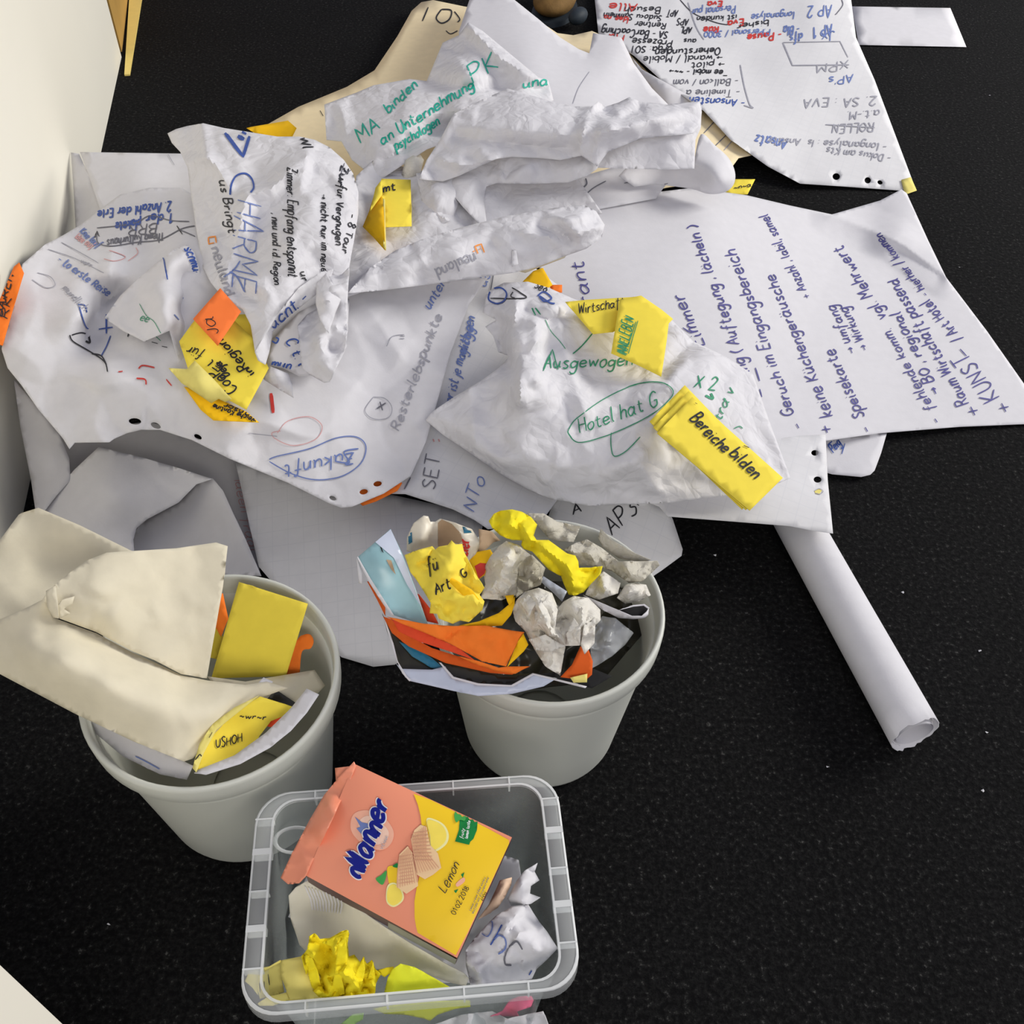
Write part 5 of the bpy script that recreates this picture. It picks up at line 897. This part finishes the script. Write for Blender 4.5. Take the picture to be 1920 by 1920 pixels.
# yellow streamer
sheet('paper_streamer', c8([(820, 118, .315), (850, 75, .32), (890, 56, .322), (960, 48, .322), (1020, 62, .32), (1075, 95, .316), (1112, 140, .312), (1090, 205, .31), (1108, 232, .312), (1180, 232, .312), (1290, 312, .31), (1340, 325, .308), (1358, 360, .306), (1362, 400, .302), (1420, 400, .302), (1502, 388, .30), (1490, 430, .298), (1440, 490, .294), (1390, 545, .29), (1340, 565, .288), (1300, 560, .288), (1268, 490, .292), (1255, 450, .296), (1180, 410, .30), (1080, 300, .306), (1030, 285, .308), (1015, 262, .308), (1020, 235, .308), (960, 232, .308), (890, 205, .31), (840, 158, .312)]),
      c8([(960, 130, .328), (1060, 200, .335), (1150, 290, .33), (1250, 350, .328), (1310, 400, .325), (1330, 480, .312)]), 'lemon', 'twisted yellow paper streamer across the top of the centre bin', 'paper', RG, step=5, crumple=(.005, 17, 37), c=10, ridges=[(c8([(900, 120), (1040, 190), (1110, 200)]), .008, 12), (c8([(1040, 200), (1180, 300), (1300, 390), (1330, 500)]), .010, 12), (c8([(1100, 270), (1220, 380), (1280, 470)]), -.010, 10), (c8([(1340, 420), (1450, 420)]), -.008, 10)])
wl_ = empty('paper_strip', 'white paper strip with a black inner loop at the right of the centre bin', 'paper', RG)
sheet('outer_face', c8([(1385, 562, .282), (1470, 600, .28), (1600, 655, .276), (1680, 690, .272), (1740, 690, .27), (1770, 660, .27), (1782, 640, .27), (1778, 680, .266), (1755, 702, .262), (1690, 708, .262), (1600, 700, .264), (1500, 650, .27)]), m='paper', parent=wl_, step=6)
sheet('inner_face', c8([(1600, 655, .272), (1690, 625, .27), (1750, 620, .268), (1780, 640, .268), (1765, 672, .266), (1730, 692, .264), (1680, 690, .266)]), m='black_card', parent=wl_, step=6)
sheet('top_edge', c8([(1595, 655, .276), (1690, 622, .275), (1755, 616, .274), (1786, 640, .273), (1776, 645, .272), (1750, 626, .273), (1690, 632, .274)]), m='paper', parent=wl_, step=5)
sheet('paper_strip', c8([(1120, 470, .272), (1150, 450, .272), (1290, 540, .272), (1260, 600, .27), (1200, 540, .27)]), m='lavender', label='grey paper strip under the yellow streamer in the centre bin', cat='paper', group=RG, step=8)
M['film'] = clear_plastic('clear_film', (.85, .87, .9, 1), .22, .12)
sheet('plastic_bag', c8([(1450, 770, .268), (1500, 690, .27), (1580, 700, .266), (1690, 790, .252), (1640, 860, .246), (1560, 930, .242), (1440, 1000, .246), (1430, 880, .256)]), c8([(1540, 800, .276)]), 'film', 'crumpled clear plastic bag in the right of the centre bin', 'bag', RG, step=6, crumple=(.008, 26, 12))

# ================================================================== the clear storage box
BZ = .22; DZ = .05
bl, brr, fr, fl_ = W(487, 1488, BZ), W(1046, 1451, BZ), W(1088, 1850, BZ), W(442, 1910, BZ)
bc = (bl + brr + fr + fl_) / 4; bx = ((brr - bl) + (fr - fl_)).normalized(); by = Vector((-bx.y, bx.x, 0))
bw = ((brr - bl).length + (fr - fl_).length) / 4; bd = ((bl - fl_).length + (brr - fr).length) / 4
M['box'] = clear_plastic('clear_box_plastic', (.84, .92, .91, 1), .24, .2)
M['box_rim'] = clear_plastic('clear_box_rim', (.9, .93, .93, 1), .30, .2)
M['box_rib'] = clear_plastic('clear_box_rib', (.88, .9, .9, 1), .7, .3)
rootb = empty('storage_box', 'clear plastic storage box at the bottom, holding a wafer package and paper scraps', 'storage box'); rootb.location = (bc.x, bc.y, 0)
def rr(hw, hd, r, n=8):
    out = []
    for cx, cy, a0 in ((hw - r, hd - r, 0), (-hw + r, hd - r, 90), (-hw + r, -hd + r, 180), (hw - r, -hd + r, 270)):
        for k in range(n + 1):
            a = math.radians(a0 + 90 * k / n); out.append((cx + r * math.cos(a), cy + r * math.sin(a)))
    return out
def box_loft(name, rings, mm, cap=False, thick=None):
    V = []; F = []
    for hw, hd, r, z in rings:
        V += [tuple(bx * x + by * y + Vector((0, 0, z))) for x, y in rr(hw, hd, r)]
    n = 36
    for i in range(len(rings) - 1):
        F += [(i * n + j, i * n + (j + 1) % n, (i + 1) * n + (j + 1) % n, (i + 1) * n + j) for j in range(n)]
    if cap: F.append(tuple(range((len(rings) - 1) * n, len(rings) * n)))
    o = new_obj(name, mesh_from(name, V, F), M[mm], rootb)
    if thick: s = o.modifiers.new('thickness', 'SOLIDIFY'); s.thickness = thick
    return o
iw, idp = bw - .017, bd - .009
box_loft('body', [(iw, idp, .022, BZ - .003), (iw - .002, idp - .002, .022, .172), (iw - .005, idp - .004, .022, .167), (iw - .014, idp - .010, .022, .008), (iw - .02, idp - .016, .02, .002)], 'box', cap=True)
box_loft('rim', [(iw - .001, idp - .001, .022, BZ - .002), (iw + .001, idp + .001, .023, BZ), (bw - .001, bd - .001, .032, BZ), (bw, bd, .032, BZ - .002), (bw + .001, bd + .001, .032, BZ - .019)], 'box_rim')
box_loft('rim_edge', [(bw - .0018, bd - .0018, .032, BZ + .0006), (bw, bd, .032, BZ + .0006), (bw + .0004, bd + .0004, .032, BZ - .0015)], 'box_rib')
box_loft('rim_edge', [(iw - .0006, idp - .0006, .022, BZ + .0006), (iw + .0014, idp + .0014, .023, BZ + .0006)], 'box_rib')
def rib(x0, y0, x1, y1, w, h=.014):
    a = bx * x0 + by * y0; b = bx * x1 + by * y1; d = (b - a).normalized(); s = Vector((-d.y, d.x, 0)) * w / 2
    P = [a - s, b - s, b + s, a + s]
    V = [(p.x, p.y, z) for z in (BZ - h, BZ + .0008) for p in P]
    new_obj('rib', mesh_from('rib', V, [(0, 3, 2, 1), (4, 5, 6, 7), (0, 1, 5, 4), (1, 2, 6, 5), (2, 3, 7, 6), (3, 0, 4, 7)], False), M['box_rib'], rootb)
for sgn in (-1, 1):
    for t, w in ((-.62, .0015), (-.28, .006), (.05, .0015), (.42, .006), (.74, .0015)): rib(sgn * iw, bd * t, sgn * bw, bd * t, w)
    for t in (-.62, -.15, .3, .68): rib(bw * t, sgn * idp, bw * t, sgn * bd, .0015)
# oval carrying grip inside the back left corner
p = W(553, 1575, .195) - Vector((bc.x, bc.y, 0)); V = []; F = []; n, k = 28, 8
for i in range(n):
    a = math.tau * i / n; ca, sa_ = math.cos(a), math.sin(a)
    for j in range(k):
        b = math.tau * j / k; rad = 1 + .12 * math.cos(b)
        V.append(p + bx * (ca * .019 * rad) + by * (sa_ * .010 * rad) + Vector((0, 0, .003 * math.sin(b) + .006 * sa_)))
F = [(i * k + j, ((i + 1) % n) * k + j, ((i + 1) % n) * k + (j + 1) % k, i * k + (j + 1) % k) for i in range(n) for j in range(k)]
new_obj('grip', mesh_from('grip', V, F), M['box_rib'], rootb)

# ---- wafer package
M['pk_pink'] = mat('salmon_foil', srgb(240, 150, 118), rough=0.32, spec=0.5, noise=0.02, nscale=10)
M['pk_yellow'] = mat('yellow_foil_print', srgb(246, 204, 30), rough=0.28, spec=0.5, noise=0.03, nscale=12)
M['pk_haze'] = mat('pale_print', srgb(243, 180, 152), rough=0.32, spec=0.5, noise=0.04)
M['pk_haze2'] = mat('white_haze_print', srgb(246, 206, 184), rough=0.32, spec=0.5, noise=0.04)
M['pk_wafer'] = mat('wafer_print', srgb(240, 204, 158), rough=0.35, noise=0.04)
M['pk_waferline'] = mat('wafer_line_print', srgb(214, 160, 128), rough=0.35, noise=0.04)
M['pk_lemon'] = mat('lemon_print', srgb(250, 226, 96), rough=0.3, noise=0.05)
M['pk_rind'] = mat('rind_print', srgb(246, 240, 170), rough=0.3, noise=0.02)
M['pk_green'] = mat('green_print', srgb(28, 128, 62), rough=0.3, noise=0.08)
M['pk_leaf'] = mat('leaf_print', srgb(70, 165, 80), rough=0.3, noise=0.1)
M['pk_brown'] = mat('brown_foil_and_hollow', srgb(78, 30, 20), rough=0.4, spec=0.5, noise=0.2)
M['pk_silver'] = mat('silver_label', srgb(160, 160, 145), rough=0.35, spec=0.5, noise=0.1, nscale=80)
pk = empty('wafer_package', 'salmon and yellow lemon wafer package lying open in the clear box', 'food package')
A, B, Cc, D = W(664, 1432, .232 + DZ), W(960, 1570, .212 + DZ), W(857, 1796, .178 + DZ), W(574, 1642, .198 + DZ)
nrm = (B - A).cross(D - A).normalized(); nrm = nrm if nrm.z > 0 else -nrm
def quad_patch(name, m, c4, nu, nv, pillow, parent, down=Vector()):
    V = []; F = []
    for i in range(nu + 1):
        for j in range(nv + 1):
            u, v = i / nu, j / nv; q = c4[0] * (1 - u) * (1 - v) + c4[1] * u * (1 - v) + c4[2] * u * v + c4[3] * (1 - u) * v
            V.append(q + nrm * pillow * (1 - abs(2 * u - 1) ** 4) * (1 - abs(2 * v - 1) ** 4) + down)
    F = [(i * (nv + 1) + j, (i + 1) * (nv + 1) + j, (i + 1) * (nv + 1) + j + 1, i * (nv + 1) + j + 1) for i in range(nu) for j in range(nv)]
    o = new_obj(name, mesh_from(name, V, F), M[m], parent); BVH[o] = BVHTree.FromPolygons(V, F); return o
top = quad_patch('front_panel', 'pk_pink', [A, B, Cc, D], 26, 20, .005, pk)
dn = -nrm * .03 + ((Cc - B) + (D - A)).normalized() * .006
quad_patch('back_panel', 'pk_silver', [A, B, Cc, D], 8, 8, 0, pk, dn)
quad_patch('side_panel', 'pk_pink', [A, B, B + dn, A + dn], 8, 3, 0, pk)
sr = quad_patch('side_panel', 'pk_brown', [B, Cc, Cc + dn, B + dn], 8, 3, 0, pk)
sd_ = quad_patch('side_panel', 'pk_brown', [D, Cc, Cc + dn, D + dn], 12, 4, 0, pk)  # the open, dark hollow of the package, painted as a brown wall
Dm = D + (Cc - D) * .55
sv_ = quad_patch('silver_label', 'pk_silver', [Dm - nrm * .008, Cc - nrm * .004, Cc + dn * .9, Dm + dn * .95], 6, 3, 0, pk, (Cc - B).normalized() * .0015)
# folded end seal on the left
S1 = [(664, 1428, .236), (668, 1436, .233), (640, 1500, .222), (600, 1585, .21), (572, 1644, .2), (560, 1656, .195), (540, 1658, .188), (526, 1646, .186), (545, 1605, .196), (580, 1538, .208), (608, 1490, .215), (640, 1452, .228)]
sheet('end_seal', [(x, y, z + DZ) for x, y, z in S1], [(600, 1560, .222 + DZ), (622, 1510, .23 + DZ), (585, 1600, .204 + DZ)], 'pk_pink', parent=pk, step=7, c=10, crumple=(.0015, 24, 3))
sheet('end_seal', [(628, 1440, .275), (662, 1436, .28), (640, 1462, .272), (630, 1468, .265)], m='pk_pink', parent=pk, step=7)
def c5(pts): return [(600 + x / 4.8, 1440 + y / 4.8) for x, y in pts]
yf = decal(top, c5([(842, 232), (880, 330), (905, 430), (920, 560), (920, 760), (905, 930), (870, 1080), (850, 1200), (852, 1350), (866, 1430), (880, 1482), (1222, 1685), (1330, 1478), (1702, 680), (1700, 648), (1500, 540), (1200, 388), (1000, 290)]), 'pk_yellow', 'yellow_field', parent=top, step=9)
def pd(pts, m, nm, off, sm=True, st=6): return decal(top, c5(pts), m, nm, parent=top, step=st, off=off, smooth=sm)
pd([(300, 420), (420, 380), (560, 430), (660, 560), (640, 680), (540, 740), (380, 680), (280, 560)], 'pk_haze', 'pale_glow', .0004)
pd([(360, 470), (440, 430), (560, 500), (620, 580), (590, 660), (500, 690), (400, 620), (350, 540)], 'pk_haze2', 'white_glow', .0006)
pd([(315, 440), (380, 490), (430, 500), (440, 550), (420, 600), (390, 612), (360, 580), (330, 545), (365, 530)], 'ink_lblue', 'spire_print', .0009, False, 4)
w1_ = [(820, 640), (850, 560), (905, 512), (960, 532), (990, 690), (1062, 770), (1092, 900), (1020, 960), (945, 1002), (872, 960), (850, 830)]
w2_ = [(715, 780), (790, 705), (830, 760), (850, 870), (880, 1000), (884, 1062), (780, 1132), (690, 1070), (700, 900)]
pd([(960, 458), (1050, 470), (1128, 525), (1160, 615), (1125, 700), (1010, 755), (985, 600)], 'pk_rind', 'lemon_rind', .0006)
pd([(965, 475), (1045, 486), (1112, 535), (1138, 612), (1108, 685), (1012, 735), (990, 600)], 'pk_lemon', 'lemon_slice', .0009)
pd([(605, 905), (660, 880), (700, 905), (690, 1040), (630, 1060)], 'pk_yellow', 'lemon_piece', .0006)
pd([(595, 1130), (615, 1050), (680, 1035), (745, 1110), (750, 1190), (670, 1250), (605, 1215)], 'pk_rind', 'lemon_rind', .0008)
pd([(605, 1135), (625, 1065), (678, 1050), (732, 1115), (735, 1185), (668, 1235), (615, 1205)], 'pk_lemon', 'lemon_slice', .001)
pd([(503, 1000), (550, 965), (600, 925), (590, 1000), (560, 1052)], 'pk_leaf', 'leaf_print', .0008); pd([(655, 885), (690, 858), (705, 870), (695, 898)], 'pk_green', 'leaf_print', .0012)
pd(w1_, 'pk_wafer', 'wafer_print', .0011, False); pd(w2_, 'pk_wafer', 'wafer_print', .0014, False)
L1 = []
for k in range(9):
    t = k / 8
    L1.append(c5([(830 + 120 * t, 610 - 90 * t), (850 + 105 * t, 820 - 60 * t), (880 + 190 * t, 950 - 50 * t)]))
    L1.append(c5([(835 - 5 * t, 590 + 240 * t), (975 + 40 * t, 570 + 260 * t)]))
    L1.append(c5([(720 + 80 * t, 790 - 75 * t), (705 + 140 * t, 920 - 60 * t), (700 + 175 * t, 1080 - 50 * t)]))
    L1.append(c5([(715 - 5 * t, 800 + 240 * t), (830 + 20 * t, 780 + 240 * t)]))
ribbons(top, L1, 1.4, 'pk_waferline', 'wafer_lines', top, off=.0017)
pd([(1250, 405), (1300, 400), (1420, 458), (1412, 560), (1380, 640), (1352, 665), (1342, 692), (1216, 662), (1250, 560), (1256, 490)], 'pk_green', 'green_badge', .0007, False)
pd([(1208, 440), (1215, 400), (1252, 380), (1290, 400), (1312, 440), (1300, 478), (1260, 470), (1225, 492)], 'pk_leaf', 'leaf_print', .001)
pd([(1268, 960), (1300, 938), (1285, 990)], 'pk_green', 'leaf_print', .001, False, 3); pd([(1205, 1105), (1245, 1090), (1222, 1128)], 'pk_green', 'leaf_print', .001, False, 3)
pd([(1225, 1040), (1290, 985), (1302, 1020), (1240, 1068)], 'pk_haze', 'hazelnut_print', .0009, True, 4)
logo = text_strokes('#anner', (684, 1646), (731, 1506), 25, slant=.3, seed=5); logo_M = []
ribbons(top, logo + logo_M, 12.5, 'ink_white', 'logo_outline', top, off=.0013); ribbons(top, logo + logo_M, 8.0, 'ink_navy', 'logo_lettering', top, off=.0018)
I = Ink(top)
a, b = c5([(1128, 1135), (1262, 868)]); I.t('Lemon', a, b, 12, 'ink_black', 2.2, slant=.3)
a, b = c5([(1215, 1325), (1345, 1075)]); I.t('01.02.2018', a, b, 6.5, 'ink_black', 1.7, slant=0)
a, b = c5([(1330, 640), (1350, 480)]); I.t('lemon taste', a, b, 4, 'ink_white', 1.3)
a, b = c5([(1285, 640), (1302, 550)]); I.t('fruity', a, b, 4, 'ink_white', 1.3)
a, b = c5([(1355, 1285), (1490, 985)]); I.t('Lemon cream filled wafers', a, b, 2.6, 'ink_grey', .9, slant=0)
a, b = c5([(1378, 1312), (1520, 985)]); I.t('Waffeln mit Zitronencreme', a, b, 2.6, 'ink_grey', .9, slant=0)
a, b = c5([(1465, 1200), (1500, 1120)]); I.t('400g', a, b, 4, 'ink_black', 1.2, slant=0)
a, b = c5([(565, 735), (620, 620)]); I.t('VIENNA', a, b, 3.4, 'ink_lgrey', 1.2, slant=0)
I.done('printed_lettering', off=.0019)

# ---- other things in the box
def against_front(pts, inset):
    out = []
    for p in pts:
        d = ray(p[0], p[1]); t = ((bc - CAM).dot(by) - (bd - .024 - inset)) / d.dot(by); out.append((p[0], p[1], max(.008, (CAM + d * t).z)))
    return out
def c2(pts): return [(420 + p[0] / 2.8235, 1400 + p[1] / 2.8235) + tuple(z + DZ for z in p[2:]) for p in pts]
XG = 'scraps in the clear box'
ty = sheet('paper_tray', c2([(342, 790, .165), (380, 745, .17), (440, 712, .174), (490, 710, .174), (560, 738, .172), (640, 800, .168), (760, 892, .164), (870, 968, .16), (1000, 1050, .157), (1190, 1160, .152), (1270, 1200, .15), (1296, 1230, .146), (1280, 1268, .14), (1200, 1250, .135), (1080, 1210, .125), (900, 1190, .13), (700, 1160, .13), (500, 1150, .13), (400, 1050, .135), (350, 900, .145)]),
           c2([(500, 850, .15), (600, 950, .14), (800, 1080, .135), (1000, 1150, .137), (640, 860, .156), (900, 1040, .148)]), mat('waxed_paper', srgb(244, 240, 224), rough=.4, spec=.4, noise=.02, trans=.2), 'cream waxed oval paper tray beneath the wafer package in the clear box', 'paper tray', XG, step=8)
V = []
for k in range(11):
    t = k / 10
    a, b = c2([(430 + 190 * t, 735 + 50 * t), (470 + 150 * t, 860 + 20 * t)]); V.append([a, ((a[0] + b[0]) / 2 + 3, (a[1] + b[1]) / 2), b])
ribbons(ty, V, 3.0, 'paper', 'flutes', ty, off=.0016)
yr = empty('rolled_note', 'pale yellow rolled note in the front left corner of the clear box', 'paper', XG)
sheet('roll_front', c2([(296, 1132, .158), (420, 1108, .162), (470, 1150, .16), (560, 1300, .146), (545, 1335, .140), (330, 1345, .140), (330, 1290, .15), (302, 1220, .155)]), c2([(400, 1220, .168)]), 'pale_yellow', parent=yr, step=7)
rq = sheet('roll_inside', c2([(170, 1200, .14), (300, 1140, .145), (306, 1230, .142), (318, 1300, .138), (190, 1335, .135), (175, 1270, .137)]), m='pale_yellow', parent=yr, step=7)
I = Ink(rq, parent=rq); a, b = c2([(190, 1300), (225, 1290)]); I.t('N', a, b, 11, 'ink_black', 2.2); a, b = c2([(235, 1205), (243, 1262)]); I.l([a, b], 'ink_black', 2.5).done()
sheet('roll_lip', c2([(112, 1242, .158), (128, 1205, .16), (170, 1182, .162), (240, 1166, .162), (300, 1130, .162), (302, 1142, .160), (230, 1182, .158), (180, 1215, .155), (178, 1262, .15), (182, 1318, .146), (150, 1275, .152)]), m='pale_yellow', parent=yr, step=6)
sheet('roll_lip', c2([(178, 1362, .142), (230, 1325, .146), (330, 1302, .148), (345, 1340, .144), (260, 1372, .14), (190, 1372, .14)]), m='pale_yellow', parent=yr, step=6)
yc = sheet('crumpled_note', c2([(412, 1110, .165), (442, 1070, .172), (452, 1005, .18), (478, 988, .184), (510, 1020, .18), (560, 1012, .182), (610, 985, .186), (650, 972, .188), (664, 990, .186), (655, 1040, .184), (662, 1110, .175), (690, 1100, .172), (720, 1140, .168), (738, 1112, .17), (755, 1150, .166), (782, 1130, .166), (800, 1180, .16), (832, 1205, .156), (806, 1250, .152), (796, 1312, .142), (700, 1322, .14), (600, 1335, .14), (500, 1325, .142), (450, 1270, .15)]),
           c2([(560, 1120, .19), (620, 1180, .18), (700, 1220, .172), (500, 1200, .172)]), 'lemon', 'bright yellow crumpled paper with frilled folds at the front of the clear box', 'paper', XG, step=5, crumple=(.013, 17, 55), c=10)
for i, pts in enumerate([[(560, 1330, .15), (590, 1180, .188), (600, 1050, .202), (640, 1010, .204), (655, 1120, .196), (625, 1230, .182), (640, 1310, .152)], [(470, 1300, .152), (440, 1180, .176), (425, 1110, .182), (450, 1080, .186), (490, 1180, .182), (520, 1290, .156)], [(660, 1320, .15), (690, 1220, .172), (735, 1120, .186), (748, 1180, .178), (720, 1310, .152)], [(520, 1040, .196), (600, 1000, .204), (660, 975, .206), (655, 1005, .204), (580, 1060, .198)], [(740, 1310, .146), (770, 1200, .17), (790, 1140, .178), (800, 1220, .166), (790, 1310, .146)]]):
    sheet('frill', c2(pts), m='lemon', parent=yc, step=6, crumple=(.003, 16, 60 + i))
ne = empty('crumpled_note', 'neon yellow crumpled paper at the front middle of the clear box', 'paper', XG)
sheet('upper_flap', c2([(848, 1300, .145), (868, 1220, .16), (890, 1180, .168), (935, 1150, .172), (1020, 1172, .17), (1110, 1225, .162), (1195, 1275, .152), (1000, 1305, .142)]), c2([(980, 1240, .166)]), 'neon', parent=ne, step=7, crumple=(.003, 26, 66))
sheet('upper_flap', c2([(800, 1190, .158), (860, 1170, .162), (900, 1165, .165), (880, 1200, .16), (850, 1220, .156)]), m='lemon', parent=ne, step=6)
sheet('lower_flap', against_front(c2([(790, 1390, .056), (900, 1370, .058), (1100, 1350, .060), (1300, 1345, .058), (1305, 1378, .052), (1220, 1390, .048), (1130, 1420, .043), (1090, 1452, .038), (1060, 1440, .038), (960, 1420, .042), (850, 1415, .046)]), 0.014), m='neon', parent=ne, step=8, crumple=(.002, 30, 68))
def c7(pts): return [(760 + p[0] / 5.647, 1640 + p[1] / 5.647) + tuple(z + DZ for z in p[2:]) for p in pts]
wp = sheet('crumpled_sheet', c7([(740, 660, .155), (850, 540, .16), (960, 430, .165), (1130, 335, .168), (1300, 318, .166), (1420, 500, .162), (1500, 600, .158), (1615, 780, .15), (1500, 900, .145), (1390, 1000, .142), (1340, 1105, .138), (1150, 1140, .135), (800, 1165, .135), (690, 1160, .135), (640, 960, .138), (640, 800, .145)]), c7([(1100, 600, .182), (1200, 800, .172), (900, 850, .165), (1350, 700, .175), (900, 1000, .155)]), 'paper', 'crumpled white paper with blue numerals at the right of the clear box', 'paper', XG, step=7, crumple=(.007, 30, 81), c=12)
I = Ink(wp)
I.l(c7([(900, 440), (925, 520), (915, 600), (870, 655), (815, 625)]), 'ink_lblue', 3.5).l(c7([(1030, 530), (980, 620), (920, 720), (905, 745)]), 'ink_blue', 4).l(c7([(940, 690), (1000, 640), (1060, 680), (1060, 780), (990, 835)]), 'ink_lblue', 4).l(c7([(1240, 785), (1180, 700), (1110, 760), (1060, 850), (1060, 940), (1120, 950)]), 'ink_grey', 4).l(c7([(1310, 1060), (1335, 1010)]), 'ink_blue', 4).done()
sheet('crumpled_sheet', c7([(1080, 250, .155), (1180, 60, .17), (1260, -40, .176), (1400, -120, .178), (1370, -30, .175), (1420, 60, .17), (1330, 120, .165), (1320, 200, .16), (1430, 240, .155), (1330, 310, .152), (1120, 330, .152)]), c7([(1260, 100, .178)]), 'paper', 'white paper scrap along the right wall of the clear box', 'paper', XG, step=7, crumple=(.006, 26, 83))
sheet('crumpled_sheet', c7([(760, 480, .158), (880, 320, .164), (960, 150, .172), (1000, 60, .178), (1130, 30, .178), (1120, 110, .172), (1060, 230, .168), (980, 350, .164), (860, 430, .16)]), c7([(1000, 200, .18)]), mat('peach_paper', srgb(232, 200, 172), noise=.03), 'peach paper scrap right beside the wafer package in the clear box', 'paper', XG, step=7, crumple=(.002, 30, 84))
pi = sheet('crumpled_note', against_front(c7([(900, 1500, .010), (1030, 1440, .025), (1100, 1330, .037), (1200, 1290, .041), (1340, 1290, .039), (1360, 1330, .035), (1330, 1400, .030), (1180, 1450, .025), (1200, 1500, .010)]), 0.03), (), 'pink', 'pink crumpled paper seen through the front wall of the clear box', 'paper', XG, step=7, crumple=(.003, 24, 86))
sheet('crumpled_note', against_front(c2([(620, 1468, .035), (680, 1420, .050), (740, 1412, .053), (735, 1445, .045), (670, 1480, .035)]), 0.024), m='green_paper', label='pale green paper scrap seen through the front wall of the clear box', group=XG, step=7, crumple=(.002, 24, 87))
sheet('crumpled_sheet', against_front(c2([(1000, 1500, .006), (1150, 1460, .028), (1250, 1420, .034), (1420, 1400, .038), (1500, 1440, .030), (1690, 1400, .038), (1720, 1480, .025), (1650, 1500, .006)]), 0.045), m='paper', label='white crumpled sheet low behind the front wall of the clear box', group=XG, step=9, crumple=(.006, 34, 88))
sheet('crumpled_sheet', c2([(340, 900, .10), (500, 1000, .09), (1000, 1250, .08), (1350, 1250, .10), (1600, 900, .12), (1560, 600, .13), (1300, 520, .12), (900, 420, .09), (500, 550, .07)]), m='paper_grey_shade', label='grey-white sheet at the bottom of the clear box under the package', group=XG, step=14, crumple=(.006, 60, 89))
